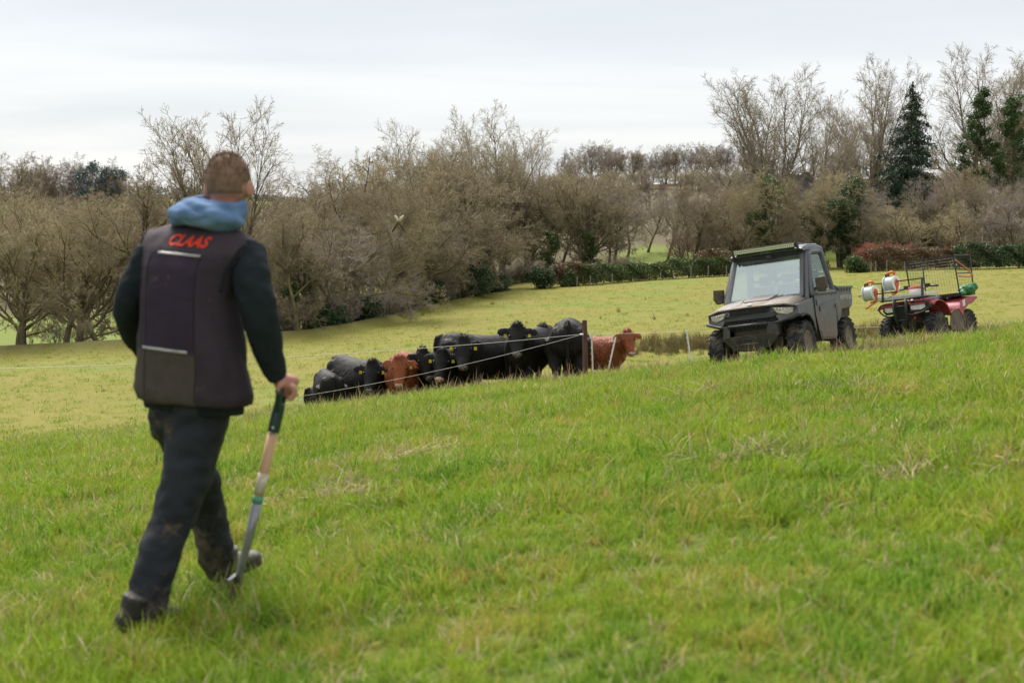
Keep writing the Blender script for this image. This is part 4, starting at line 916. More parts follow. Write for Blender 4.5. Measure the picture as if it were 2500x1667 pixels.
# boots
def boot(ank, toe_dir, name, mat, lift=0.0, pitch=0.0, s_=1.0):
    td = Vector(toe_dir).normalized(); sd_ = td.cross(UP).normalized(); td = (td * math.cos(pitch) - UP * math.sin(pitch)); u_ = sd_.cross(td).normalized(); g = ank - u_ * .10
    def q_(x, y, z): return g + sd_ * x * s_ + td * y * s_ + u_ * z * s_
    m = MB(); m.tube([q_(.01, -.005, .15), q_(0, -.012, .11), q_(0, -.015, .07)], [.05, .05, .05], 16)
    rings = []
    for y, w2, h0, h1 in ((-.085, .028, .03, .08), (-.07, .036, .025, .1), (-.02, .042, .022, .12), (.05, .043, .022, .105), (.11, .05, .022, .08), (.16, .048, .022, .068), (.195, .036, .025, .058), (.21, .018, .03, .048)):
        zc, hh = (h0 + h1) / 2, (h1 - h0) / 2; rings.append([q_(w2 * math.cos(t), y, zc + hh * math.sin(t)) for t in np.linspace(0, 2 * math.pi, 17)[:-1]])
    m.ring(rings); o_ = meshobj('boot', remeshed(m, .008, 4, 'boot'), mat, man, True)
    so = MB(); outl = [(-.088, .028), (-.07, .04), (-.02, .043), (.05, .043), (.11, .053), (.165, .052), (.2, .036), (.218, .014)]
    poly = [q_(w2, y, 0) for y, w2 in outl] + [q_(-w2, y, 0) for y, w2 in outl[::-1]]; so.prism(poly, u_ * .03)
    c_ = so.build('sole', M_sole, o_, False); return o_
ra = P(334, 1510, 5.17); ra.z = Hn(ra.x, ra.y) + .105; boot(ra, (.62, .78, 0), 'boot', M_boot)
la = P(556, 1352, 6.0); boot(la, (.45, .9, 0), 'boot', M_boot2, pitch=-.12, s_=.95)
# vest
pys = list(np.linspace(976, 546, 46)); rings = [vest_ring(p_, 0, 72) for p_ in pys]
b = MB(); b.ring([vest_ring(p_, -.012, 72) for p_ in (965, 976)] + rings, caps=False)
me = b.mesh('vest', True); n_ = len(me.vertices); co = [v.co.copy() for v in me.vertices]
bu = []; bv = []
for i, c_ in enumerate(co):
    ri = i // 72; py = ([965, 976] + pys)[ri]; cc, a, bb = vest_c(py); d = c_ - cc; bu.append(d.dot(mr) + (0 if d.dot(mf) < 0 else 5)); bv.append(py)
for nm_, ar in (('bu', bu), ('bv', bv)):
    a = me.attributes.new(nm_, 'FLOAT', 'POINT'); a.data.foreach_set('value', np.array(ar, np.float32))
displace(me, lambda p, n: .020 * (abs(noise.noise(Vector((p.x * 6 + p.z * 2.2, p.y * 6, p.z * 3.0)))) - .2) + .005 * noise.noise(Vector((p.x * 22, p.y * 22, p.z * 9 + p.x * 14))) + .003 * noise.noise(p * 40))
k = NM('vest_cloth'); co_ = k.coord('Object'); n1 = k.noise(co_, 5, 5, .6); n2 = k.noise(co_, 22, 5, .65)
base = k.ramp(n1, [(.3, (.044, .031, .042)), (.7, (.029, .021, .031))])
U_, V_ = k.attr('bu'), k.attr('bv')
def band(x_, lo, hi, e): return k.math('MULTIPLY', k.ramp(k.math('DIVIDE', k.math('SUBTRACT', x_, lo - e), 2 * e, True), [(0, 0.), (1, 1.)]), k.ramp(k.math('DIVIDE', k.math('SUBTRACT', hi + e, x_), 2 * e, True), [(0, 0.), (1, 1.)]))
centre = k.math('MULTIPLY', band(U_, -.115, .10, .004), band(V_, 618, 850, 4))
lower = k.math('MULTIPLY', band(U_, -.20, .105, .004), band(V_, 852, 990, 3)); yoke = band(V_, 540, 616, 6)
c = k.mix(centre, base, k.ramp(n1, [(.35, (.026, .018, .034)), (.68, (.042, .024, .042))]))
c = k.mix(k.math('MULTIPLY', lower, .9), c, k.ramp(n2, [(.3, (.080, .064, .052)), (.7, (.056, .045, .038))]))
c = k.mix(k.math('MULTIPLY', yoke, .6), c, k.ramp(n1, [(.35, (.066, .048, .055)), (.7, (.042, .031, .037))]))
c = k.mix(k.ramp(k.noise(co_, 11, 6, .75), [(.62, 0.), (.72, .5)]), c, (.14, .115, .09))
k.set(.8, .25, 0, c); k.bump(k.math('ADD', n2, k.noise(co_, 140, 3)), .35, .004)
vest = meshobj('vest', me, k.m, man, True)
so = vest.modifiers.new('thick', 'SOLIDIFY'); so.thickness = .006; so.offset = -1
bvh = BVHTree.FromPolygons([v.co.copy() for v in me.vertices], [list(p.vertices) for p in me.polygons])
def on_vest(l, py, off=.003):
    p_ = vest_pt(l, py, .1); h = bvh.ray_cast(p_, mf, .3)
    return (h[0] if h[0] else vest_pt(l, py)) - mf * off
# armhole edges: rolled trim where the sleeve comes out
def strip(l0, l1, py, hpx, name):
    m = MB(); rows = []
    for dpy in (-hpx, 0, hpx): rows.append([on_vest(l0 + (l1 - l0) * i / 16, py + dpy, .004) for i in range(17)])
    m.grid(rows); o_ = m.build(name, M_refl, vest, True)
    o_.modifiers.new('t', 'SOLIDIFY').thickness = .003
strip(-.082, .100, 618, 2.6, 'reflective_strip'); strip(-.125, .075, 847, 3.4, 'reflective_strip')
for sgn, tab in ((1, RA), (-1, LA)):
    arc = []
    for t_ in np.linspace(-.5, 1.0, 22):
        py = 588 + 70 * max(t_, 0) - 22 * (1 - abs(t_ - .1)) * (t_ < .6); 
    # piping along the armhole on the back
    pts_ = [on_vest(sgn * l, py, .002) for l, py in ((.222, 578), (.216, 600), (.200, 630), (.186, 665), (.178, 700))]
    MB().tube([Vector(p_) for p_ in catmull([tuple(p_) for p_ in pts_], 5)], .006, 8).build('armhole_trim', M_shirt, vest, True)
seam = MB()
for l in (-.117, .102): seam.tube([on_vest(l, py, .0) for py in np.linspace(625, 965, 24)], .0022, 5)
seam.build('seam', M_shirt, vest, True)
# lettering across the shoulders
fc = bpy.data.curves.new('lettering', 'FONT'); fc.body = 'CLAAS'; fc.size = 1.0; fc.offset = .032; fc.shear = .22; fc.align_x = 'CENTER'; fc.space_character = 1.06
fo = bpy.data.objects.new('lettering', fc); link(fo); dg = bpy.context.evaluated_depsgraph_get(); tm = bpy.data.meshes.new_from_object(fo.evaluated_get(dg)); bpy.data.objects.remove(fo)
bm = bmesh.new(); bm.from_mesh(tm); bmesh.ops.subdivide_edges(bm, edges=bm.edges[:], cuts=1); bm.to_mesh(tm); bm.free()
xs = [v.co.x for v in tm.vertices]; x0, x1 = min(xs), max(xs); ys_ = [v.co.y for v in tm.vertices]; y0, y1 = min(ys_), max(ys_)
for v in tm.vertices:
    f = (v.co.x - x0) / (x1 - x0); g = (v.co.y - y0) / (y1 - y0); v.co = on_vest(-.062 + .172 * f, 599 - 27 * g, .004)
tm.name = 'lettering'; meshobj('lettering', tm, M_logo, vest)
# hood of the sweatshirt bunched behind the neck
b = MB()
HR = [(545, 505, .075, .070, 5.60, .00), (541, 489, .088, .080, 5.595, .03), (535, 487, .100, .095, 5.585, .07), (525, 500, .122, .115, 5.575, .09), (514, 517, .148, .128, 5.57, .07), (508, 533, .154, .130, 5.57, .045), (508, 547, .145, .118, 5.575, .03), (508, 556, .12, .095, 5.58, .03)]
HRd = catmull(HR, 4); rings = []
for cx_, cy_, a_, b_, Y_, tl in HRd:
    c_ = P(cx_, cy_, Y_); rings.append([c_ + mr * (a_ * math.cos(t)) + mf * (b_ * math.sin(t) - .012) - UP * (tl * 2.2 * a_ * math.cos(t)) + UP * (.018 * max(0, math.sin(t))) for t in np.linspace(0, 2 * math.pi, 41)[:-1]])
b.ring(rings)
me = remeshed(b, .009, 4, 'hood')
displace(me, lambda p, n: .030 * (abs(noise.noise(Vector((p.x * 4 + 3, p.y * 4, p.z * 16 + p.x * 7)))) - .2) + .006 * noise.noise(Vector((p.x * 16, p.y * 16, p.z * 45))))
meshobj('hood', me, M_hood, man, True)
# ------------------------------------------------------------------ spade in his right hand
tip = ground_hit(566, 1488, 4.5, 7.0); tip.z -= .01
top = P(691, 951, 5.50); axd = (top - tip).normalized(); Ls = (top - tip).length
spade = thing('spade', 'garden spade with green handle and wooden shaft held by the walking man', 'spade', loc=tip)
M_grip = pm('green_grip', (.012, .035, .036), (.018, .045, .045), 9, .4, .5); M_wood = pm('ash_shaft', (.58, .36, .22), (.47, .28, .165), 9, .55, .4, stretch=(1, 1, .2)); M_steel = pm('spade_steel', (.30, .30, .315), (.21, .21, .225), 12, .38, .5, metal=.6); M_blade = pm('rusty_blade', (.13, .075, .05), (.20, .15, .12), 14, .7, .4)
M_lab = pm('paper_label', (.70, .66, .60), (.55, .45, .36), 20, .6, .3); M_labg = NM('green_band').set(.5, .4, 0, (.10, .30, .20)).m; M_riv = NM('rivet_metal').set(.3, .6, .7, (.6, .6, .6)).m
vd = Vector((0.10, .99, 0)); vd = (vd - axd * vd.dot(axd)).normalized(); sd_ = axd.cross(vd).normalized()
def sp(t, s_=0, d_=0): return tip + axd * (Ls * t) + sd_ * s_ + vd * d_
def S(px, py): # fraction along the shaft for a pixel row
    return (py - 1488) / (951 - 1488)
b = MB(); b.tube([sp(S(0, 1052)), sp(S(0, 1010)), sp(S(0, 985))], [.0235, .024, .022], 14)
for s_ in (-1, 1): b.tube([sp(S(0, 1000), 0, s_ * .008), sp(S(0, 978), 0, s_ * .034), sp(S(0, 955), 0, s_ * .054)], [.017, .013, .0125], 10)
b.tube([sp(1.0, 0, -.062), sp(1.0, 0, .062)], .0155, 12)
hnd = b.build('handle', M_grip, spade, 'auto', True); MB().ball(sp(S(0, 1040), .0, -.0235), .006, 10).build('rivet', M_riv, hnd, True)
b = MB(); b.tube([sp(S(0, 1056)), sp(S(0, 1225))], [.0205, .0195], 14); shf = b.build('shaft', M_wood, spade, True, True)
MB().tube([sp(S(0, 1150)), sp(S(0, 1196))], .0207, 14).build('label_band', M_lab, shf, True); MB().tube([sp(S(0, 1205)), sp(S(0, 1222))], .0212, 14).build('green_band', M_labg, shf, True)
b = MB(); b.tube([sp(S(0, 1220)), sp(S(0, 1300)), sp(S(0, 1390), .004), sp(S(0, 1420), .012)], [.0205, .0175, .015, .012], 12); b.build('socket', M_steel, spade, True, True)
rows = []
for i in range(9):
    f = i / 8; t_ = S(0, 1402) * (1 - f) - .06 * f; wv = .088 * (1 - .35 * max(0, f - .7) / .3); rows.append([sp(t_, .012 + .016 * (1 - (j / 4) ** 2) - .03 * f * (1 - f), wv * j / 4) for j in range(-4, 5)])
b = MB(); b.grid(rows); o = b.build('blade', M_blade, spade, True, True); md = o.modifiers.new('t', 'SOLIDIFY'); md.thickness = .005
b = MB(); b.bar(sp(S(0, 1402), .02, -.09), sp(S(0, 1402), .02, .09), .014, .010); b.build('tread', M_steel, spade, False, True)
# ------------------------------------------------------------------ cattle behind the brow
M_black = pm('black_coat', (.006, .0055, .006), (.011, .0095, .009), 9, .65, .25, bump=.5, bscale=55, bdist=.012)
M_blackb = pm('black_coat_brown_tips', (.009, .0075, .007), (.020, .014, .012), 5, .65, .25, bump=.5, bscale=55, bdist=.012)
M_redc = pm('red_coat', (.28, .075, .022), (.18, .044, .013), 6, .65, .3, bump=.5, bscale=55, bdist=.012)
M_fur = pm('black_fur_tips', (.007, .006, .006), (.019, .0135, .0115), 3, .6, .25); M_furr = pm('red_fur_tips', (.42, .125, .04), (.20, .045, .013), 5, .55, .4)
M_nose = pm('grey_muzzle', (.15, .115, .105), (.09, .07, .065), 20, .45, .5); M_nosep = pm('pink_muzzle', (.50, .31, .24), (.38, .22, .17), 20, .45, .5)
M_tag = NM('yellow_tag').set(.4, .4, 0, (.62, .46, .02)).m; M_ceye = NM('cow_eye').set(.08, .8, 0, (.008, .006, .005)).m; M_nostril = NM('nostril').set(.6, .3, 0, (.02, .014, .013)).m
M_hoof = pm('hoof', (.05, .045, .04), (.03, .027, .025), 8, .6, .3)
def cow(label, px, Y_, top_py, heading, head_yaw, coat, nose, seed, head_up=0.0, head_pitch=52, graze=False, tail_up=False, tags=(1, 1), sc_=None, body_w=1.0, head_scale=1.12, fluff=1.0, dz=0.0, body_len=1.0, neck_len=1.0):
    """heading: direction the body faces, degrees from +Y clockwise (180 = towards the camera); head_yaw relative to the body"""
    q = np.random.default_rng(seed); b = MB()
    def el(y, zc, rz, rx, n=24, sq=2.05):
        o = []
        for k_ in range(n):
            t = 2 * math.pi * k_ / n; c_, s_ = math.cos(t), math.sin(t)
            o.append(Vector((rx * body_w * (1 - .16 * max(0, s_)) * math.copysign(abs(c_) ** (2 / sq), c_), y * body_len, zc + rz * math.copysign(abs(s_) ** (2 / sq), s_))))
        return o
    b.ring([el(*a) for a in ((-.90, 1.06, .12, .10), (-.85, 1.02, .24, .20), (-.72, 1.0, .34, .275), (-.55, .98, .36, .30), (-.3, .93, .385, .33), (0, .89, .41, .365), (.28, .90, .405, .345), (.5, .93, .40, .30), (.66, .97, .35, .25), (.76, 1.0, .24, .17))])
    for s_ in (-1, 1):
        b.ball((s_ * .195 * body_w, -.70 * body_len, 1.01), (.11, .16, .25), 14); b.ball((s_ * .18 * body_w, .50 * body_len, .98), (.12, .18, .28), 14)
        b.tube([(s_ * .19 * body_w, -.62 * body_len, 1.0), (s_ * .21 * body_w, -.55 * body_len, .78), (s_ * .2 * body_w, -.60 * body_len, .60), (s_ * .185 * body_w, -.74 * body_len, .44), (s_ * .185 * body_w, -.72 * body_len, .28), (s_ * .185 * body_w, -.69 * body_len, .10), (s_ * .185 * body_w, -.67 * body_len, .02)], [(.17, .22), (.145, .19), (.105, .13), (.066, .082), (.052, .056), (.05, .052), (.058, .062)], 12)
        b.tube([(s_ * .18 * body_w, .52 * body_len, .85), (s_ * .185 * body_w, .50 * body_len, .62), (s_ * .18 * body_w, .50 * body_len, .40), (s_ * .18 * body_w, .49 * body_len, .24), (s_ * .18 * body_w, .50 * body_len, .10), (s_ * .18 * body_w, .52 * body_len, .02)], [.13, .10, .068, .05, .048, .06], 12)
    # neck and head
    hyaw = R(head_yaw)
    if graze: npts = [(0, .60, 1.05), (0, .85, .88), (math.sin(hyaw) * .15, 1.08, .55)]; hb_ = Vector((math.sin(hyaw) * .2, 1.15, .42)); hp__ = 70
    else:
        nl = .52 * neck_len; npts = [(0, .52 * body_len, 1.06), (math.sin(hyaw) * nl * .42, .52 * body_len + nl * .55 * math.cos(hyaw * .6), 1.16 + head_up * .5), (math.sin(hyaw) * nl * .8, .52 * body_len + nl * math.cos(hyaw * .8), 1.27 + head_up)]; hb_ = Vector(npts[-1]) + Vector((math.sin(hyaw) * .06, math.cos(hyaw) * .06, .04)); hp__ = head_pitch
    b.tube(npts, [(.19, .30), (.155, .22), (.125, .165)], 16); b.tube([(0, .62 * body_len, .86), Vector(npts[1]) + Vector((0, .02, -.16)), Vector(npts[2]) + Vector((0, 0, -.12))], [.12, .085, .06], 10)
    hd_ = Vector((math.sin(hyaw) * math.cos(R(hp__)), math.cos(hyaw) * math.cos(R(hp__)), -math.sin(R(hp__)))); hx = hd_.cross(UP).normalized(); hz = hx.cross(hd_); hsx = head_scale
    def h(x, y, z): return hb_ + (hx * x + hd_ * y + hz * z) * hsx
    hr = []
    for y, rx, rz, zc in ((-.12, .08, .08, .02), (-.08, .13, .12, .0), (0, .148, .13, -.01), (.10, .150, .125, -.02), (.19, .125, .11, -.025), (.28, .102, .09, -.02), (.35, .098, .08, -.015), (.41, .095, .068, -.012), (.445, .066, .048, -.012)):
        hr.append([h(rx * math.cos(t), y, zc + rz * math.sin(t)) for t in np.linspace(0, 2 * math.pi, 19)[:-1]])
    b.ring(hr)
    b.ball(h(0, -.1, .06), tuple(v * hsx for v in (.10, .09, .085)), 14)
    for s_ in (-1, 1): # ears
        e0, e1 = h(s_ * .10, -.045, .03), h(s_ * .335, .01, .02); E = (e1 - e0); L_ = E.length; E.normalize(); fz = (hd_ * .35 + hz * .9).normalized(); fz = (fz - E * fz.dot(E)).normalized(); fx = E.cross(fz)
        pr = []
        for t, wd_ in ((0, .035), (.18, .052), (.45, .078), (.7, .078), (.9, .052), (1.0, .02)): pr.append([e0 + E * (L_ * t) + fx * (wd_ * hsx * math.cos(a)) + fz * (.020 * math.sin(a) - .018 * math.cos(2 * a) * 0) for a in np.linspace(0, 2 * math.pi, 13)[:-1]])
        b.ring(pr)
    # tail
    if tail_up: tp = [(0, -.84, 1.28), (0, -.93, 1.36), (0, -.99, 1.28), (0, -1.0, 1.08), (.01, -.97, .75), (.0, -.95, .52)]
    else: tp = [(0, -.82, 1.27), (0, -.93, 1.24), (0, -.965, 1.08), (0, -.96, .8), (0, -.94, .55)]
    tp = [(x_, y_ * body_len if y_ > -.7 else y_ + .86 - .86 * body_len, z_) for x_, y_, z_ in tp]
    b.tube(tp, [.06, .058, .045, .034, .032, .03][:len(tp)], 10); b.tube([Vector(tp[-1]) + Vector((0, 0, .12)), tp[-1], Vector(tp[-1]) - Vector((0, 0, .14))], [.03, .05, .02], 8)
    # size and place
    top_z = 1.40 if graze or top_py is None else None
    zmax = max(v.z for v in b.v); p = spot(px, Y_, dz); given = sc_; anc = Vector((0, -.86 * body_len, 1.1)) if graze else hb_ + hd_ * .15
    RZ = Matrix.Rotation(R(-heading), 3, 'Z'); sc_ = given or 1.0
    for _ in range(4):                      # the head (or, grazing, the rump) stands at the given pixel column
        of = RZ @ anc * sc_; Yh = Y_ + of.y; p = Vector(((px - CX) / F * Yh / math.cos(PITCH) - of.x, Y_, 0)); p.z = Hn(p.x, Y_) + dz
        if given is None: sc_ = (P(px, top_py, Yh).z - p.z) / zmax
    M = Matrix.Translation(p) @ Matrix.Rotation(R(-heading), 4, 'Z') @ Matrix.Scale(sc_, 4)
    t = thing('cow', label, 'cow', M, group='cattle behind the electric fence')
    me = remeshed(b, .027, 3, 'body')
    displace(me, lambda p_, n: .006 * noise.noise(p_ * 6 + Vector((seed, 0, 0))) + .005 * noise.noise(Vector((p_.x * 24, p_.y * 24, p_.z * 12 + seed))))
    body_ = meshobj('body', me, coat, t)
    # shaggy winter coat: short strands grown from the skin
    nv = len(me.polygons); co = np.empty(nv * 3); no = np.empty(nv * 3); ar = np.empty(nv); me.polygons.foreach_get('center', co); me.polygons.foreach_get('normal', no); me.polygons.foreach_get('area', ar)
    co = co.reshape(-1, 3); no = no.reshape(-1, 3); n = 11000; i = q.choice(nv, n, p=ar / ar.sum()); c_ = co[i]; nn = no[i]
    dn = np.stack([q.normal(0, .35, n), q.normal(-.35, .35, n), np.full(n, -.9)], 1); fl = np.linalg.norm(c_ - np.array(h(0, -.1, .09)), axis=1) < .16 * hsx; dn[fl] = q.normal(0, .6, (fl.sum(), 3)) + np.array((0, 0, .7))
    tg = dn - nn * (dn * nn).sum(1)[:, None] * .8; tg /= np.linalg.norm(tg, axis=1)[:, None]; Ln = (q.uniform(.03, .075, n) * fluff * np.where(c_[:, 2] < .5, .6, 1))[:, None]
    hf_ = np.linalg.norm(c_ - np.array(h(0, .25, 0)), axis=1) < .26 * hsx; Ln[hf_] *= .3; Ln[fl] *= 1.1
    wd_ = np.cross(nn, tg) * .0062; V_ = np.stack([c_ - wd_, c_ + wd_, c_ + tg * Ln + nn * Ln * .25], 1).reshape(-1, 3)
    meshobj('coat', mesh_np('coat', V_, np.arange(3 * n).reshape(-1, 3), False), M_furr if coat is M_redc else M_fur, t)
    m = MB(); m.ball(h(0, .412, -.002), tuple(v * hsx for v in (.082, .058, .060)), 14, Matrix((hx, hd_, hz)).transposed()); mz = m.build('muzzle', nose, t, True)
    for s_ in (-1, 1):
        MB().ball(h(s_ * .042, .455, .026), .015 * hsx, 8).build('nostril', M_nostril, mz, True)
        MB().ball(h(s_ * .128, .09, .056), .021 * hsx, 10).build('eye', M_ceye, t, True)
        if tags[0 if s_ < 0 else 1]:
            c0 = h(s_ * .20, .035, -.012); c1 = hx * hsx; MB().prism([c0 + c1 * -.022 + UP * .016, c0 + c1 * .024 + UP * .020, c0 + c1 * .028 - UP * .042, c0 + c1 * -.026 - UP * .040], (hd_ * .4 + hz * .9) * .03).build('ear_tag', M_tag, t)
    return t
NG = dict(nose=M_nose)
cow('black cow low at the far left of the herd beside the hand of the man', 752, 37.2, None, 62, 0, M_black, M_nose, 1, graze=True, tags=(0, 0), sc_=.93, dz=-.05)
cow('black cow grazing away, its rump second from the left of the herd', 812, 35.0, None, -16, 10, M_blackb, M_nose, 2, graze=True, tags=(0, 0), sc_=.97)
cow('black cow with two yellow ear tags facing the camera just left of the red cow', 906, 36.2, 877, 140, 48, M_black, M_nose, 3, head_up=-.12)
cow('shaggy red-brown cow facing the camera within the line of black cattle', 975, 35.4, 866, 176, 6, M_redc, M_nosep, 4, head_up=-.08, fluff=1.5, head_pitch=58, body_w=1.05, tags=(1, 0))
cow('black cow with tufted poll and half turned head right of the shaggy red cow', 1037, 36.0, 848, 205, -55, M_blackb, M_nose, 5, head_up=-.02, fluff=1.3, tags=(0, 0))
cow('black cow with low tagged head overlapping the tufted cow', 1077, 35.4, 850, 192, -4, M_black, M_nosep, 6, head_up=-.16)
cow('black cow facing the camera, long body reaching back right, left of the tallest head', 1131, 34.9, 817, 222, -42, M_black, M_nose, 7, head_up=-.12, body_len=1.1, body_w=1.1)
cow('black cow holding its face-on head highest, left of the raised tail', 1263, 34.6, 786, 206, -26, M_black, M_nose, 8, head_up=0.0, body_w=1.05)
cow('mostly hidden black cow with one tagged ear showing beside the raised tail', 1337, 35.6, 789, 95, 30, M_black, M_nose, 9, head_up=.02, tags=(1, 1))
cow('black cow seen square from behind with raised tail beside the brown post', 1385, 33.8, 777, 4, 0, M_blackb, M_nose, 10, graze=True, tail_up=True, tags=(0, 0), body_w=1.18)
cow('red-brown cow standing alone right of the brown post looking at the camera', 1535, 35.0, 803, 112, 52, M_redc, M_nosep, 12, head_up=.02, fluff=1.1, tags=(1, 0), dz=.05, neck_len=.95)
# ------------------------------------------------------------------ fence: post, stakes, wires
M_fp = pm('brown_post', (.15, .075, .06), (.095, .047, .038), 7, .75, .3, stretch=(4, 4, .5)); M_stake = pm('white_plastic', (.80, .80, .78), (.70, .70, .67), 9, .45, .4); M_wire = pm('polywire', (.78, .76, .70), (.66, .63, .56), 60, .6, .3)
pb = P(1430, 905, 31.0); pt = P(1427, 783, 31.0); pb.z = min(pb.z, Hn(pb.x, 31.0)) - .25
post = thing('fence_post', 'thick brown wooden fence post between the black rump and the lone red cow', 'fence post', loc=pb)
MB().tube([pb, (pb + pt) / 2 + Vector((.004, 0, 0)), pt], [.062, .058, .055], 14).tube([pt - Vector((0, 0, .002)), pt + Vector((0, 0, .018))], [.055, .042], 14).build('shaft', M_fp, post, 'auto', True)
att = P(1418, 816, 30.95)
ins = MB().tube([att + Vector((-.02, -.02, 0)), att + Vector((.05, -.05, 0))], [.018, .024], 8).build('insulator', M_stake, post, True, True)
def stake(label, bpx, tpx, Yb, Yt=None):
    b0 = P(bpx[0], bpx[1], Yb); b0.z = Hn(b0.x, Yb) - .12; t0 = P(tpx[0], tpx[1], Yt or Yb); d = (t0 - b0); x_ = d.normalized()
    st_ = thing('fence_stake', label, 'fence stake', loc=b0, group='white electric fence stakes'); side = x_.cross(Vector((0, 1, 0))).normalized(); fr = side.cross(x_)
    m = MB(); m.bar(b0, t0, .034, .012, (0, 1, 0)); m.bar(b0 + fr * .007, t0 + fr * .007, .009, .02, (0, 1, 0)); 
    for i in range(6): c_ = b0 + d * (.38 + .11 * i); m.bar(c_ + side * .008, c_ + side * .036 + x_ * .012, .010, .010)
    m.build('shaft', M_stake, st_, False, True); return t0
s1 = stake('upright white plastic stake close beside the brown post', (1449, 905), (1444, 811), 31.2)
s2 = stake('white plastic stake leaning right in front of the lone red cow', (1477, 898), (1503, 823), 31.2)
s3 = stake('white plastic stake leaning left near the front wheel of the buggy', (1692, 872), (1676, 805), 30.2)
s4 = stake('white stake tip poking above the grass beside the hand of the man', (740, 987), (734, 965), 33.5)
def wire(label, pts, sag, rad=.004):
    m = MB(); o = []
    for a, b_ in zip(pts[:-1], pts[1:]):
        for i in range(24): t = i / 24; o.append(Vector(a).lerp(Vector(b_), t) - UP * (sag * 4 * t * (1 - t)))
    o.append(Vector(pts[-1])); m.tube(o, rad, 6); w_ = m.build('fence_wire', M_wire, None, True); tag(w_, label, 'wire', 'electric fence wires')
endL = Vector((P(-160, 905, 17.5))); gl = Vector((endL.x, endL.y, Hn(endL.x, endL.y)))
wire('upper white fence wire running left from the brown post past the man', [att, endL], .10)
wire('lower white fence wire slanting down left from the brown post to the stake tip', [att + Vector((0, -.01, -.01)), s4 + Vector((0, 0, -.02))], .10)
rt_end = P(2160, 797, 33.5); gz = Hn(rt_end.x, rt_end.y)
wire('thin white fence wire running right from the stakes behind the buggy', [att + Vector((.1, .05, .02)), P(1446, 814, 31.2), P(1678, 808, 30.2), rt_end], .02, .0035)
for nm_, e_ in (('white stake carrying the fence wire beyond the left edge of the view', endL), ('white stake carrying the thin wire behind the buggy and quad bike', rt_end)):
    g_ = Vector((e_.x, e_.y, Hn(e_.x, e_.y) - .1)); st_ = thing('fence_stake', nm_, 'fence stake', loc=g_, group='white electric fence stakes'); MB().bar(g_, e_ + UP * .03, .03, .012, (0, 1, 0)).build('shaft', M_stake, st_, False, True)
# ------------------------------------------------------------------ vehicles: shared pieces
MUD = (.26, .20, .15)
M_tyre = pm('tyre_rubber', (.018, .019, .021), (.03, .031, .033), 9, .7, .35, mud=((.20, .155, .115), -.4, .6, 7, .16))
M_rim = pm('muddy_rim', (.17, .135, .10), (.26, .205, .15), 14, .75, .3)
M_rimd = pm('dark_rim', (.05, .047, .044), (.16, .125, .095), 12, .7, .3)
M_dark = pm('dark_plastic', (.018, .018, .02), (.03, .03, .032), 8, .55, .4); M_blk = pm('black_steel', (.015, .015, .016), (.028, .028, .03), 8, .4, .5)
M_under = pm('muddy_underside', (.07, .055, .042), (.14, .11, .08), 6, .9, .2)
def wheel(parent, c, rad, wd, rim_r, rimmat, side, lug_n=17, seed=0, tyre_cache={}):
    key = (rad, wd)
    if key not in tyre_cache:
        m = MB(); hw = wd / 2
        m.lathe([(rim_r * .98, -hw * .80), (rad * .80, -hw * .99), (rad * .93, -hw), (rad * .965, -hw * .82), (rad * .968, 0), (rad * .965, hw * .82), (rad * .93, hw), (rad * .80, hw * .99), (rim_r * .98, hw * .80)], (0, 0, 0), (1, 0, 0), 40, closed=True)
        for i in range(lug_n):
            for s_ in (-1, 1):
                a = 2 * math.pi * (i + (.5 if s_ > 0 else 0)) / lug_n; A = Matrix.Rotation(a, 3, 'X')
                m.box(A @ Vector((s_ * hw * .34, 0, rad * .985)), (wd * .42, rad * .115, rad * .07), A @ Matrix.Rotation(s_ * R(24), 3, 'Z'))
                m.box(A @ Vector((s_ * hw * .84, rad * .06 , rad * .955)), (wd * .24, rad * .13, rad * .11), A @ Matrix.Rotation(s_ * R(10), 3, 'Z') @ Matrix.Rotation(s_ * R(28), 3, 'Y'))
        tm_ = m.mesh('tyre', False); tm_.materials.append(M_tyre)
        q = MB(); q.lathe([(rim_r * 1.0, -hw * .82), (rim_r * 1.03, -hw * .88), (rim_r * .93, -hw * .9), (rim_r * .86, -hw * .55), (rim_r * .84, hw * .6), (rim_r * 1.0, hw * .82)], (0, 0, 0), (1, 0, 0), 32)
        rm = q.mesh('rim', True)
        d = MB(); d.lathe([(rim_r * .30, -hw * .62), (rim_r * .26, -hw * .80), (rim_r * .10, -hw * .84), (.001, -hw * .84)], (0, 0, 0), (1, 0, 0), 16)
        for i in range(6):
            A = Matrix.Rotation(2 * math.pi * i / 6, 3, 'X'); d.bar(A @ Vector((-hw * .66, 0, rim_r * .2)), A @ Vector((-hw * .70, 0, rim_r * .9)), rim_r * .30, hw * .14, A @ Vector((1, 0, 0)))
            d.box(A @ Matrix.Rotation(.5, 3, 'X') @ Vector((-hw * .82, 0, rim_r * .19)), (hw * .1, rim_r * .06, rim_r * .06), A)
        bk = MB(); bk.lathe([(rim_r * .88, -hw * .42), (rim_r * .01, -hw * .40)], (0, 0, 0), (1, 0, 0), 24); bk = bk.mesh('dark_hub_back'); bk.materials.append(M_dark)  # dark disc added behind the spokes for contrast, like shade inside the rim
        tyre_cache[key] = (tm_, rm, d.mesh('spokes', False), bk)
    tm_, rm, dm, bk = tyre_cache[key]
    w_ = meshobj('wheel', tm_, None, parent); w_.location = c; w_.rotation_euler = (random.uniform(0, 6), 0, 0 if side < 0 else math.pi)
    for nm_, me_ in (('rim', rm), ('spokes', dm), ('dark_hub_back', bk)):
        if not len(me_.materials): me_.materials.append(rimmat)
        meshobj(nm_, me_, None, w_)
    return w_
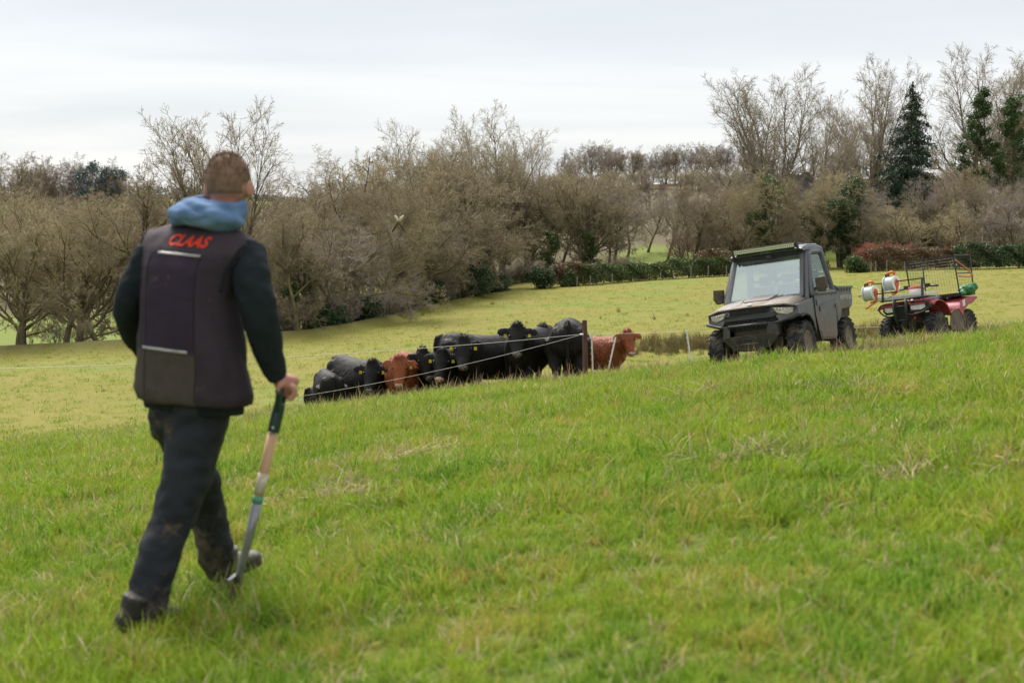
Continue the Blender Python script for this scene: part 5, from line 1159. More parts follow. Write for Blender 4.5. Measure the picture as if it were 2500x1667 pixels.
def ground_frame(x, y, fwd, wb, tr, sink):
    """matrix of a vehicle standing on the slope"""
    f = Vector((fwd[0], fwd[1], 0)).normalized(); s_ = Vector((f.y, -f.x, 0))
    pt_ = lambda a, b_: Vector((x, y, 0)) + f * a + s_ * b_
    g = lambda v: Vector((v.x, v.y, Hn(v.x, v.y)))
    A, B, C, D = g(pt_(wb, -tr)), g(pt_(wb, tr)), g(pt_(-wb, -tr)), g(pt_(-wb, tr))
    yv = ((A + B) - (C + D)).normalized(); xv = ((B + D) - (A + C)); xv = (xv - yv * xv.dot(yv)).normalized(); zv = xv.cross(yv); c = (A + B + C + D) / 4 - zv * sink
    M = Matrix((xv, yv, zv)).transposed().to_4x4(); M.translation = c; return M
# ------------------------------------------------------------------ the buggy
UYAW = R(31)
UX, UY = 4.58, 23.6
Mu = ground_frame(UX, UY, (-math.sin(UYAW), -math.cos(UYAW)), 1.02, .66, .03)
utv = thing('utility_buggy', 'muddy grey farm utility buggy with enclosed cab and roof light bar', 'buggy', Mu)
M_body = pm('grey_body', (.115, .122, .138), (.085, .09, .102), 5, .42, .45, mud=(MUD, .35, 1.1, 4, .36))
M_hoodm = pm('grey_hood', (.17, .165, .165), (.125, .122, .122), 5, .45, .45, mud=(MUD, .4, 1.6, 5, .44))
M_cab = pm('grey_cab', (.12, .125, .142), (.092, .096, .108), 5, .45, .45, mud=(MUD, .8, 2.2, 5, .16))
M_bump = pm('bumper_steel', (.018, .019, .02), (.032, .032, .031), 6, .5, .45, mud=((.10, .09, .065), .2, .9, 5, .30))
def glassmat(name, refl, tint, dirt):
    k = NM(name); gl = k.n('ShaderNodeBsdfGlossy'); gl.inputs['Roughness'].default_value = .03; gl.inputs['Color'].default_value = (.93, 1, .98, 1)
    tr = k.n('ShaderNodeBsdfTransparent'); tr.inputs[0].default_value = (*tint, 1); df = k.n('ShaderNodeBsdfDiffuse'); df.inputs[0].default_value = (.55, .6, .57, 1)
    m1 = k.n('ShaderNodeMixShader'); m2 = k.n('ShaderNodeMixShader'); m1.inputs[0].default_value = refl; k.l(tr.outputs[0], m1.inputs[1]); k.l(gl.outputs[0], m1.inputs[2])
    f = k.ramp(k.noise(k.coord('Object'), 6, 6, .7), [(.3, dirt * .6), (.75, dirt * 1.4)]); k.l(f, m2.inputs[0]); k.l(m1.outputs[0], m2.inputs[1]); k.l(df.outputs[0], m2.inputs[2]); k.l(m2.outputs[0], k.out.inputs[0]); return k.m
M_wind = glassmat('windscreen_glass', .42, (.92, .97, .95), .07); M_side = glassmat('side_glass', .12, (.8, .88, .84), .04)
M_lamp = pm('lamp_lens', (.62, .58, .52), (.36, .30, .25), 16, .25, .6); M_led = NM('led_chip').set(.15, .7, 0, (.85, .85, .62)).m; M_ledb = pm('led_reflector', (.24, .28, .10), (.17, .20, .07), 30, .3, .6)
for sx in (-1, 1):
    for y_ in (1.02, -1.04): wheel(utv, (sx * .665, y_, .335), .345, .255, .185, M_rim, sx)
# chassis
b = MB(); b.box((0, -.05, .40), (.86, 2.5, .16)); b.box((0, 1.12, .52), (.62, .5, .22)); b.box((0, -1.1, .6), (.9, .7, .34)); b.build('chassis', M_under, utv, bevel=.02)
for sx in (-1, 1):
    for y_ in (1.02, -1.04):
        b = MB()
        for dy in (-.16, .16): b.tube([(sx * .24, y_ + dy, .36), (sx * .56, y_, .30)], .022, 8); b.tube([(sx * .26, y_ + dy * .8, .55), (sx * .56, y_, .44)], .018, 8)
        b.tube([(sx * .2, y_, .38), (sx * .58, y_, .335)], .026, 8); b.build('suspension_arm', M_under, utv, True)
    b = MB(); p0, p1 = Vector((sx * .34, 1.03, .82)), Vector((sx * .50, 1.02, .38)); b.tube([p0, p1], .022, 8)
    hel = [p0.lerp(p1, .08 + .75 * t) + Matrix.Rotation(t * 6.283 * 7, 3, (p1 - p0).normalized()) @ Vector((.045, 0, 0)) for t in np.linspace(0, 1, 90)]; b.tube(hel, .009, 5); b.build('shock_absorber', pm('rusty_spring', (.22, .09, .05), (.12, .06, .04), 9, .7), utv, True)
# inner wings, dark
b = MB()
for sx in (-1, 1): b.prism([(sx * .40, 1.30, .62), (sx * .40, .62, .50), (sx * .40, .62, 1.0), (sx * .40, 1.30, .90)], (sx * .02, 0, 0)); b.prism([(sx * .42, .60, .36), (sx * .72, .56, .36), (sx * .72, .60, .95), (sx * .42, .62, .95)], (0, -.03, 0)); b.prism([(sx * .40, 1.30, .90), (sx * .72, 1.22, .88), (sx * .72, .60, .93), (sx * .40, .62, .98)], (0, 0, .02))
b.build('wheel_well', M_dark, utv)
# bonnet
def row(y, pts): return [Vector((x, y + dy, z)) for x, dy, z in pts]
b = MB(); b.grid([row(.66, [(-.70, -.02, 1.03), (-.60, 0, 1.10), (-.30, .02, 1.135), (0, .03, 1.145), (.30, .02, 1.135), (.60, 0, 1.10), (.70, -.02, 1.03)]),
                  row(.95, [(-.72, 0, 1.0), (-.58, .02, 1.075), (-.30, .02, 1.085), (0, .02, 1.09), (.30, .02, 1.085), (.58, .02, 1.075), (.72, 0, 1.0)]),
                  row(1.20, [(-.73, -.02, .965), (-.58, .02, 1.03), (-.30, .06, 1.035), (0, .07, 1.04), (.30, .06, 1.035), (.58, .02, 1.03), (.73, -.02, .965)]),
                  row(1.30, [(-.73, -.03, .945), (-.56, .03, .985), (-.30, .09, .99), (0, .10, .995), (.30, .09, .99), (.56, .03, .985), (.73, -.03, .945)]),
                  row(1.30, [(-.735, -.02, .925), (-.56, .04, .965), (-.30, .10, .972), (0, .11, .976), (.30, .10, .972), (.56, .04, .965), (.735, -.02, .925)])])
bon = b.build('bonnet', M_hoodm, utv, 'auto', angle=18); bon.modifiers.new('t', 'SOLIDIFY').thickness = .02
b = MB(); 
for sx in (-1, 1): b.bar((sx * .34, .72, 1.14), (sx * .22, 1.18, 1.048), .014, .012)
b.prism([(-.26, .70, 1.147), (.26, .70, 1.147), (.20, 1.10, 1.067), (-.20, 1.10, 1.067)], (0, 0, .014)); b.build('bonnet_panel', M_hoodm, bon)
MB().ball((0, 1.36, 1.02), (.045, .02, .016), 12).build('badge', M_stake, bon, True)
b = MB(); b.prism([(-.70, .655, 1.02), (-.60, .675, 1.10), (.60, .675, 1.10), (.70, .655, 1.02)], (0, -.08, .05)); b.build('cowl', M_dark, utv)
# front face
def face(name, poly, mat, dep=.05, parent=None): return MB().prism([Vector(p_) for p_ in poly], (0, -dep, 0)).build(name, mat, parent or utv, bevel=.006)
face('grille_backing', [(-.46, 1.345, .955), (.46, 1.345, .955), (.42, 1.37, .86), (.47, 1.37, .78), (.33, 1.37, .62), (-.33, 1.37, .62), (-.47, 1.37, .78), (-.42, 1.37, .86)], M_dark)
face('grille_bar', [(-.40, 1.43, .875), (.40, 1.43, .875), (.46, 1.42, .835), (.40, 1.44, .79), (-.40, 1.44, .79), (-.46, 1.42, .835)], M_blk, .06)
def hexes(rows_, name):
    b = MB()
    for (x0, x1, z, n, hh, y_) in rows_:
        st_ = (x1 - x0) / n
        for i in range(n):
            cx_ = x0 + st_ * (i + .5); pts_ = [Vector((cx_ + st_ * .44 * math.cos(t), y_, z + hh * math.sin(t))) for t in np.linspace(0, 2 * math.pi, 7)]
            for a, c_ in zip(pts_[:-1], pts_[1:]): b.bar(a, c_, .010, .022, (0, 1, 0))
    return b.build(name, M_blk, utv)
hexes([(-.33, .33, .935, 9, .020, 1.39), (-.37, .30, .905, 9, .020, 1.40), (-.30, .37, .905, 1, .001, 1.39)], 'upper_grille'); hexes([(-.42, .42, .762, 11, .021, 1.395), (-.38, .38, .728, 10, .021, 1.395), (-.35, .35, .694, 9, .021, 1.395), (-.31, .31, .66, 8, .02, 1.395)], 'lower_grille')
for sx in (-1, 1):
    h_ = face('headlight_housing', [(sx * .36, 1.385, .955), (sx * .735, 1.28, .92), (sx * .745, 1.285, .80), (sx * .66, 1.33, .72), (sx * .50, 1.40, .70), (sx * .40, 1.405, .83), (sx * .33, 1.41, .90)], M_body, .10)
    l_ = face('headlight', [(sx * .385, 1.418, .94), (sx * .70, 1.322, .905), (sx * .69, 1.325, .835), (sx * .60, 1.355, .805), (sx * .45, 1.405, .845)], M_lamp, .03)
    for i in range(4): MB().ball((sx * (.44 + .045 * i), 1.41 - .0135 * i, .913 - .006 * i), .013, 8).build('lamp_element', M_led, l_, True)
    b = MB(); b.bar((sx * .36, 1.425, .95), (sx * .74, 1.30, .915), .018, .014); b.bar((sx * .74, 1.305, .915), (sx * .70, 1.32, .845), .018, .014); b.build('lamp_brow', M_dark, h_)
    # front wing
    f_ = MB().prism([Vector((sx * .725, y_, z)) for y_, z in ((1.28, .945), (1.29, .80), (1.20, .765), (1.02, .80), (.84, .77), (.70, .66), (.62, .50), (.57, .36), (.50, .36), (.50, 1.05), (.68, 1.02))], (sx * .035, 0, 0)).build('wing', M_body, utv, bevel=.012)
    b = MB(); arch = [(1.30, .78), (1.20, .755), (1.02, .79), (.84, .76), (.70, .65), (.62, .49), (.575, .36)]; b.tube([Vector((sx * .775, y_, z)) for y_, z in arch], .022, 8); b.build('arch_trim', M_dark, f_, True)
# bumper
b = MB(); outer = [(-.34, 1.50, .70), (-.30, 1.53, .66), (-.30, 1.54, .54), (.30, 1.54, .54), (.30, 1.53, .66), (.34, 1.50, .70), (.44, 1.45, .66), (.47, 1.48, .48), (.36, 1.46, .32), (-.36, 1.46, .32), (-.47, 1.48, .48), (-.44, 1.45, .66)]
def quadp(pts): return [Vector(p_) for p_ in pts]
for sx in (-1, 1):
    b.prism(quadp([(sx * .31, 1.52, .71), (sx * .45, 1.46, .72), (sx * .47, 1.475, .50), (sx * .31, 1.55, .54)]), (0, -.02, 0)); b.prism(quadp([(sx * .47, 1.475, .50), (sx * .31, 1.55, .54), (sx * .25, 1.50, .32), (sx * .30, 1.46, .32)]), (0, -.02, 0)); b.prism(quadp([(sx * .45, 1.46, .72), (sx * .46, 1.28, .70), (sx * .46, 1.28, .50), (sx * .47, 1.475, .50)]), (sx * -.015, 0, 0))
b.prism(quadp([(-.31, 1.55, .54), (.31, 1.55, .54), (.25, 1.50, .32), (-.25, 1.50, .32)]), (0, -.02, 0)); b.prism(quadp([(-.25, 1.50, .32), (.25, 1.50, .32), (.2, 1.2, .30), (-.2, 1.2, .30)]), (0, 0, -.015))
bump = b.build('skid_plate', M_bump, utv, bevel=.006)
b = MB(); b.tube([(-.33, 1.53, .70), (.33, 1.53, .70)], .026, 10); b.build('bumper_bar', M_bump, utv, True)
for sx in (-1, 1): MB().tube([(sx * .40, 1.45, .69), (sx * .50, 1.45, .705), (sx * .78, 1.30, .78)], [.027, .027, .026], 10).build('bumper_bar', M_bump, utv, True)
MB().ball((0, 1.552, .475), (.075, .008, .025), 12).build('slot_shade', M_dark, bump)  # dark raised pieces imitate the shade in the plate's holes
for sx in (-1, 1): MB().box((sx * .24, 1.528, .36), (.03, .006, .07), Matrix.Rotation(sx * .25, 3, 'Y')).build('slot_shade', M_dark, bump)
b = MB(); b.bar((-.15, 1.546, .41), (.15, 1.546, .41), .014, .012); b.build('rib', M_rim, bump)
# cab frame
def fr(z): return (1.08 - z)
APB, APT, CPB, CPT = (.685, .60, 1.07), (.605, .20, 1.83), (.70, -.62, 1.02), (.62, -.50, 1.85)
for sx in (-1, 1):
    m_ = lambda p_: Vector((sx * p_[0], p_[1], p_[2]))
    MB().tube([m_((.70, .66, .98)), m_(APB), m_((.66, .46, 1.34)), m_(APT), m_((.60, .10, 1.885)), m_((.605, -.30, 1.90)), m_(CPT), m_((.67, -.57, 1.4)), m_(CPB), m_((.70, -.66, .60))], [(.045, .05)] * 3 + [(.045, .055)] * 4 + [(.042, .045)] * 3, 10).build('cab_frame', M_cab, utv, True)
# roof
b = MB(); prof = [(.40, 1.845), (.41, 1.87), (.33, 1.91), (.10, 1.945), (-.30, 1.955), (-.56, 1.93), (-.60, 1.88), (-.56, 1.85)]
secs = []
for x_, dz_, k_ in ((-.655, -.055, .93), (-.62, -.015, .98), (-.5, .0, 1), (-.25, .018, 1), (0, .022, 1), (.25, .018, 1), (.5, 0, 1), (.62, -.015, .98), (.655, -.055, .93)): secs.append([Vector((x_, y_ * k_, z + dz_ * (1 if z > 1.86 else .3))) for y_, z in prof])
b.ring(secs); roof = b.build('roof', M_cab, utv, 'auto', angle=40)
b = MB()
for x_ in (-.42, -.14, .14, .42): b.prism(quadp([(x_ - .05, .1, 1.958), (x_ + .05, .1, 1.958), (x_ + .05, -.5, 1.955), (x_ - .05, -.5, 1.955)]), (0, 0, .018))
b.build('roof_rib', M_cab, roof)
MB().prism(quadp([(-.60, .37, 1.835), (.60, .37, 1.835), (.585, .275, 1.71), (.30, .285, 1.73), (.12, .265, 1.68), (-.12, .265, 1.68), (-.30, .285, 1.73), (-.585, .275, 1.71)]), (0, -.03, .0)).build('visor', M_dark, utv)
# windscreen in its frame
WB, WT = Vector((0, .665, 1.09)), Vector((0, .265, 1.83)); wd_ = (WT - WB)
def ws(x, t, o=0): 
    p_ = WB + wd_ * t; n_ = Vector((0, wd_.z, -wd_.y)).normalized(); return Vector((x * (.655 - .06 * t), p_.y + n_.y * o, p_.z + n_.z * o))
MB().prism([ws(-.93, .05), ws(.93, .05), ws(.93, .98), ws(-.93, .98)], (ws(0, 0, .012) - ws(0, 0, 0))).build('windscreen', M_wind, utv)
b = MB(); n_ = ws(0, 0, 1) - ws(0, 0, 0)
for A_, B_ in ((((-1, 0.0), (1, 0.0)), 0), (((-1, 1), (1, 1)), 0), (((-.965, 0), (-.965, 1)), 0), (((.965, 0), (.965, 1)), 0)): b.bar(ws(*A_[0], .008), ws(*A_[1], .008), .062, .045, n_)
b.build('windscreen_frame', M_cab, utv, bevel=.01)
b = MB(); b.bar(ws(-.02, .93, .05), ws(-.30, .955, .05), .035, .03, n_); b.bar(ws(-.12, .90, .045), ws(-.84, .955, .03), .02, .014, n_); b.box(ws(-.05, .925, .05), (.10, .04, .05)); b.build('wiper', M_blk, utv)
# light bar
b = MB(); b.box((0, .425, 1.925), (1.08, .075, .082)); lbar = b.build('light_bar', M_blk, utv, bevel=.006)
MB().box((0, .466, 1.925), (1.05, .006, .066)).build('reflector', M_ledb, lbar)
b = MB()
for i in range(30):
    for z in (1.910, 1.940): b.ball((-.505 + i * 1.01 / 29, .470, z), (.0115, .006, .0115), 8)
b.build('led', M_led, lbar)
b = MB()
for sx in (-1, 1): b.box((sx * .56, .41, 1.90), (.03, .05, .12)); b.tube([(sx * .50, .40, 1.875), (sx * .1, .415, 1.88)], .02, 8)
b.build('bracket', M_blk, lbar)
# doors
for sx in (-1, 1):
    X0 = .722
    pl = [(.49, 1.06), (.50, .76), (.43, .56), (.37, .40), (.30, .35), (-.42, .34), (-.49, .40), (-.60, 1.0), (-.61, 1.10), (-.50, 1.115), (.42, 1.10)]
    d_ = MB().prism([Vector((sx * X0, y_, z)) for y_, z in pl], (sx * .045, 0, 0)).build('door', M_body, utv, bevel=.012)
    MB().prism([Vector((sx * (X0 + .045), y_, z)) for y_, z in ((.42, 1.0), (.40, .90), (-.54, 1.0), (-.56, 1.075))], (sx * .016, 0, 0)).build('door_panel', M_body, d_, bevel=.006)
    MB().prism([Vector((sx * (X0 + .045), y_, z)) for y_, z in ((.34, .50), (.30, .38), (-.40, .37), (-.46, .48))], (sx * .014, 0, 0)).build('sill_panel', M_body, d_, bevel=.006)
    b = MB(); b.bar((sx * .772, -.50, .88), (sx * .772, -.60, .90), .03, .05); b.box((sx * .775, -.58, .885), (.03, .06, .07)); b.build('door_handle', M_rim, d_)
    MB().tube([Vector((sx * .765, y_, z)) for y_, z in ((.50, 1.08), (.51, .76), (.44, .56), (.38, .40), (.33, .33))], .013, 7).build('door_gap_strip', M_dark, d_, True)  # dark tube stands in for the shaded gap between door and wing
    MB().box((sx * .772, .28, .85), (.012, .05, .08)).build('door_badge', M_dark, d_)
    MB().box((sx * .755, -.60, 1.17), (.05, .06, .11)).build('latch', M_dark, d_)
    dx_ = lambda z: X0 + .02 - .105 * (z - 1.1) / .72
    op = [(.50, 1.10), (.47, 1.22), (.20, 1.74), (.12, 1.80), (-.36, 1.82), (-.44, 1.76), (-.58, 1.12)]
    w_ = MB(); pts_ = [Vector((sx * dx_(z), y_, z)) for y_, z in op]
    for a, c_ in zip(pts_, pts_[1:] + pts_[:1]): w_.tube([a, c_], [(.048, .048)] * 2, 8)
    for a in pts_: w_.ball(a, .048, 8)
    w_.build('window_frame', M_cab, d_, 'auto')
    inn = [(.41, 1.13), (.40, 1.23), (.17, 1.69), (.11, 1.75), (-.33, 1.77), (-.40, 1.73), (-.52, 1.15)]
    MB().prism([Vector((sx * dx_(z), y_, z)) for y_, z in inn], (sx * .006, 0, 0)).build('side_window', M_side, d_)
    # mirror
    b = MB(); b.bar((sx * .74, .46, 1.16), (sx * .86, .42, 1.20), .05, .05); b.build('mirror_arm', M_dark, utv)
    mh = MB().prism([Vector((sx * x_, .47, z)) for x_, z in ((.80, 1.35), (.97, 1.36), (.985, 1.20), (.93, 1.11), (.82, 1.13))], (0, -.11, 0)).build('mirror', M_under, utv, bevel=.015)
    MB().prism([Vector((sx * x_, .358, z)) for x_, z in ((.82, 1.33), (.955, 1.34), (.965, 1.20), (.92, 1.13), (.83, 1.15))], (0, -.004, 0)).build('mirror_glass', NM('mirror').set(.05, .8, 1, (.7, .72, .74)).m, mh)
# rear of the cab and roll cage inside
b = MB(); 
for a, c_ in (((-.66, -.60, 1.45), (.66, -.60, 1.45)), ((-.62, -.52, 1.84), (.62, -.52, 1.84)), ((-.66, -.60, 1.0), (.66, -.60, 1.0))): b.tube([a, c_], .03, 8)
for sx in (-1, 1): b.tube([(sx * .60, -.55, 1.80), (sx * .05, .28, 1.86)], .026, 8); b.tube([(sx * .66, -.60, 1.02), (sx * .12, -.58, 1.50)], .028, 8); b.box((sx * .28, -.55, 1.52), (.16, .08, .20))
b.build('roll_cage', M_blk, utv)
MB().prism(quadp([(-.66, -.62, .60), (.66, -.62, .60), (.66, -.62, 1.02), (-.66, -.62, 1.02)]), (0, -.03, 0)).build('cab_back', M_dark, utv)
MB().prism(quadp([(-.64, -.612, 1.04), (.64, -.612, 1.04), (.59, -.535, 1.82), (-.59, -.535, 1.82)]), (0, -.006, 0)).build('rear_window', M_side, utv)
b = MB()
for x_ in (-.42, 0, .42): b.box((x_, -.30, .80), (.38, .46, .14)); b.box((x_, -.50, 1.10), (.38, .12, .52), Matrix.Rotation(R(-8), 3, 'X')); b.box((x_, -.56, 1.45), (.22, .08, .16))
b.build('seat', M_dark, utv, bevel=.03)
b = MB(); b.prism(quadp([(-.64, .60, 1.08), (-.64, .36, 1.06), (-.64, .30, .80), (-.64, .60, .70)]), (1.28, 0, 0)); b.box((-.02, .42, 1.14), (.16, .03, .16)); b.box((0, .0, .46), (1.3, 1.1, .06)); b.build('dashboard', M_dark, utv, bevel=.02)
b = MB(); cS = Vector((-.38, .22, 1.10)); ax_ = Vector((0, -.75, .66)).normalized(); x_ = Vector((1, 0, 0)); y_ = ax_.cross(x_)
b.tube([cS + (x_ * math.cos(t) + y_ * math.sin(t)) * .17 for t in np.linspace(0, 2 * math.pi, 25)], .014, 8); b.tube([cS, cS - ax_ * .22], .02, 8); b.bar(cS - x_ * .16, cS + x_ * .16, .03, .02); b.build('steering_wheel', M_blk, utv, True)
# load bed
M_bed = pm('grey_bed', (.15, .15, .156), (.115, .115, .12), 5, .5, .4, mud=(MUD, .6, 1.25, 5, .38))
b = MB()
for sx in (-1, 1): b.prism([Vector((sx * .69, y_, z)) for y_, z in ((-.74, 1.18), (-1.56, 1.18), (-1.58, .96), (-1.50, .86), (-.92, .82), (-.76, .92))], (sx * .05, 0, 0))
b.box((0, -1.15, .86), (1.40, .80, .05)); b.box((0, -.76, 1.02), (1.40, .04, .32)); b.box((0, -1.55, 1.03), (1.40, .05, .30)); bed = b.build('load_bed', M_bed, utv, bevel=.01)
b = MB()
for sx in (-1, 1):
    b.box((sx * .725, -1.15, 1.195), (.09, .86, .035))
    for i in range(5): b.box((sx * .765, -.85 - .15 * i, 1.165), (.02, .06, .05))
b.build('bed_rail', M_bed, bed)
for sx in (-1, 1):
    MB().prism([Vector((sx * .70, y_, z)) for y_, z in ((-.60, .98), (-.74, 1.10), (-.86, 1.02), (-.90, .80), (-.78, .66), (-.66, .62))], (sx * .05, 0, 0)).build('rear_wing', M_body, utv, bevel=.01)
    MB().prism([Vector((sx * .58, y_, z)) for y_, z in ((-.70, .84), (-1.54, .84), (-1.50, .70), (-1.3, .68), (-.8, .68))], (sx * .1, 0, 0)).build('bed_underside', M_under, utv)
fc = bpy.data.curves.new('bed_lettering', 'FONT'); fc.body = 'NORTHSTAR'; fc.size = .105; fc.offset = .0012; fc.align_x = 'CENTER'; fc.extrude = .002
fo = bpy.data.objects.new('bed_lettering', fc); link(fo); dg = bpy.context.evaluated_depsgraph_get(); tm = bpy.data.meshes.new_from_object(fo.evaluated_get(dg)); bpy.data.objects.remove(fo); tm.name = 'bed_lettering'
o = meshobj('bed_lettering', tm, pm('pale_decal', (.62, .61, .60), (.42, .40, .38), 40, .5), bed); o.matrix_local = Matrix(((0, 0, -1, -.744), (-1, 0, 0, -1.20), (0, 1, 0, .985), (0, 0, 0, 1)))
sk = thing('white_sack', 'white plastic sack lying in the load bed of the grey buggy', 'sack', Mu @ Matrix.Translation((-.42, -1.0, 1.12)))
b = MB(); b.ball((0, 0, 0), (.24, .22, .13), 16); me = remeshed(b, .02, 2, 'sack'); displace(me, lambda p_, n: .03 * noise.noise(p_ * 9)); meshobj('bag', me, M_stake, sk)
# ------------------------------------------------------------------ the quad bike
QYAW = R(42)
QX, QY = 8.36, 28.3
Mq = ground_frame(QX, QY, (-math.sin(QYAW), -math.cos(QYAW)), .64, .46, .03)
quad = thing('quad_bike', 'red farm quad bike with mesh carrier frame, standing right of the grey buggy', 'quad bike', Mq)
M_red = pm('red_plastic', (.46, .055, .075), (.36, .04, .055), 5, .38, .5, mud=((.30, .2, .16), .4, 1.2, 6, .12)); M_guard = pm('muddy_guard', (.075, .065, .055), (.16, .125, .095), 5, .8, .3, mud=(MUD, .2, 1.0, 5, .35))
M_lens = pm('clear_lens', (.72, .72, .70), (.5, .5, .48), 16, .15, .7); M_orange = pm('orange_plastic', (.72, .16, .02), (.6, .12, .015), 9, .45); M_green = pm('green_sheet', (.045, .21, .075), (.03, .15, .05), 7, .5, .4); M_pink = pm('pink_rope', (.72, .25, .20), (.6, .18, .14), 30, .7); M_bucket = pm('red_white_tub', (.75, .72, .70), (.62, .55, .54), 5, .5)
for sx in (-1, 1):
    wheel(quad, (sx * .47, .64, .305), .315, .215, .155, M_rimd, sx, 20); wheel(quad, (sx * .465, -.64, .305), .312, .25, .155, M_rimd, sx, 20)
b = MB(); b.box((0, 0, .40), (.30, 1.2, .20)); b.box((0, .10, .52), (.36, .5, .26)); b.box((0, .62, .42), (.24, .34, .24)); b.tube([(-.4, -.64, .30), (.4, -.64, .30)], .04, 10); b.build('engine', M_under, quad, bevel=.02)
for sx in (-1, 1):
    b = MB()
    for dy in (-.12, .12): b.tube([(sx * .13, .62 + dy, .32), (sx * .40, .64, .29)], .018, 7); b.tube([(sx * .13, .62 + dy, .48), (sx * .40, .64, .40)], .015, 7)
    b.build('suspension_arm', M_under, quad, True)
    b = MB(); p0, p1 = Vector((sx * .20, .62, .74)), Vector((sx * .32, .64, .36)); b.tube([p0, p1], .018, 7); b.tube([p0.lerp(p1, .1 + .7 * t) + Matrix.Rotation(t * 6.283 * 6, 3, (p1 - p0).normalized()) @ Vector((.034, 0, 0)) for t in np.linspace(0, 1, 70)], .007, 5); b.build('shock_absorber', M_blk, quad, True)
# mudguards
def arch(x0, x1, pts, name, mat, th=.018):
    b = MB(); s_ = 1 if x1 > 0 else -1
    b.grid([[Vector((x0 + (x1 - x0) * t, y_, z - .035 * (t ** 3))) for t in (0, .25, .5, .75, .92, 1.0)] for y_, z in pts]); o_ = b.build(name, mat, quad, True); o_.modifiers.new('t', 'SOLIDIFY').thickness = th; return o_
for sx in (-1, 1):
    arch(sx * .16, sx * .60, [(.88, .80), (.84, .85), (.76, .88), (.64, .89), (.46, .86), (.30, .77), (.20, .64), (.16, .56)], 'front_mudguard', M_red)
    arch(sx * .16, sx * .60, [(-.22, .56), (-.28, .68), (-.38, .78), (-.55, .86), (-.75, .895), (-.95, .89), (-1.06, .86)], 'rear_mudguard', M_red)
    MB().prism([Vector((sx * .585, y_, z)) for y_, z in ((-.18, .62), (-.30, .80), (-.62, .86), (-1.0, .87), (-1.08, .84), (-.84, .74), (-.62, .71), (-.40, .60), (-.30, .50))], (sx * .02, 0, 0)).build('side_panel', M_red, quad, bevel=.008)
    MB().prism([Vector((sx * .57, y_, z)) for y_, z in ((.17, .58), (.10, .62), (-.18, .66), (-.30, .52), (-.40, .60), (-.44, .40), (-.36, .24), (-.28, .22), (.22, .24), (.26, .34))], (sx * .025, 0, 0)).build('foot_guard', M_guard, quad, bevel=.008)
    MB().box((sx * .40, -.05, .25), (.36, .52, .03)).build('footrest', M_guard, quad)
    MB().prism([Vector((sx * .607, y_, z)) for y_, z in ((-.34, .80), (-.34, .68), (-.46, .70), (-.46, .82))], (sx * .003, 0, 0)).build('sticker', M_stake, quad)
    # headlamp pods
    hh_ = MB().prism([(sx * .14, 1.02, .84), (sx * .46, .90, .83), (sx * .50, .88, .74), (sx * .42, .92, .66), (sx * .14, 1.03, .66)], (0, -.12, 0)).build('lamp_pod', M_dark, quad, bevel=.012)
    MB().prism([(sx * .17, 1.035, .79), (sx * .42, .938, .80), (sx * .43, .93, .74), (sx * .36, .962, .70), (sx * .18, 1.035, .71)], (0, -.02, 0)).build('headlight', M_lens, hh_, bevel=.006)
    MB().prism([(sx * .16, 1.03, .835), (sx * .45, .92, .835), (sx * .44, .93, .805), (sx * .17, 1.035, .80)], (0, -.03, 0)).build('lamp_brow', M_red, hh_)
    b = MB(); lp = [(sx * .13, 1.10, .88), (sx * .36, 1.03, .87), (sx * .50, .96, .84), (sx * .53, .95, .76), (sx * .42, 1.0, .66), (sx * .24, 1.08, .62), (sx * .13, 1.11, .64)]; b.tube([Vector(p_) for p_ in catmull(lp, 4)], .016, 8); b.build('lamp_guard', M_blk, quad, True)
# bull bar and radiator grille
b = MB()
for sx in (-1, 1): b.tube([(sx * .13, 1.10, .93), (sx * .13, 1.13, .76), (sx * .115, 1.11, .56), (sx * .07, 1.02, .36)], [(.035, .026)] * 3 + [(.022, .02)], 10)
for z, y_ in ((.80, 1.12), (.53, 1.10), (.42, 1.05)): b.tube([(-.13, y_, z), (.13, y_, z)], .016, 8)
b.build('bull_bar', M_blk, quad, True)
b = MB(); b.box((0, 1.0, .66), (.24, .1, .30)); b.build('grille_backing', M_dark, quad)
b = MB()
for i in range(7): b.bar((-.09 + .03 * i, 1.06, .54), (-.09 + .03 * i, 1.06, .77), .008, .012, (0, 1, 0))
b.build('grille_bar', M_blk, quad); MB().prism([(-.07, .98, .46), (.07, .98, .46), (.05, 1.0, .28), (-.05, 1.0, .28)], (0, -.03, 0)).build('skid_plate', M_under, quad)
MB().ball((-.2, .95, .55), (.025, .02, .025), 8).build('indicator', M_orange, quad, True)
# tank, seat, bars
b = MB(); b.ball((0, .22, .90), (.16, .26, .14), 16); b.ball((0, .42, .86), (.13, .18, .10), 12); meshobj('fuel_tank', remeshed(b, .02, 4, 'fuel_tank'), M_red, quad)
b = MB(); b.ball((0, -.25, .86), (.17, .38, .09), 16); b.ball((0, -.5, .88), (.19, .26, .09), 14); meshobj('seat', remeshed(b, .02, 4, 'seat'), M_blk, quad)
b = MB(); hb2 = [(-.40, .22, 1.14), (-.25, .30, 1.15), (-.10, .36, 1.10), (.10, .36, 1.10), (.25, .30, 1.15), (.40, .22, 1.14)]; b.tube([Vector(p_) for p_ in catmull(hb2, 4)], .014, 8); b.tube([(0, .42, .85), (0, .36, 1.12)], .03, 8); hbo = b.build('handlebar', M_blk, quad, True)
for sx in (-1, 1):
    MB().tube([(sx * .28, .285, 1.15), (sx * .41, .215, 1.14)], .020, 8).build('grip', M_blk, hbo, True); MB().box((sx * .23, .31, 1.17), (.08, .06, .07)).build('switch_box', M_dark, hbo); MB().tube([(sx * .23, .34, 1.15), (sx * .40, .28, 1.125)], .008, 6).build('brake_lever', M_blk, hbo)
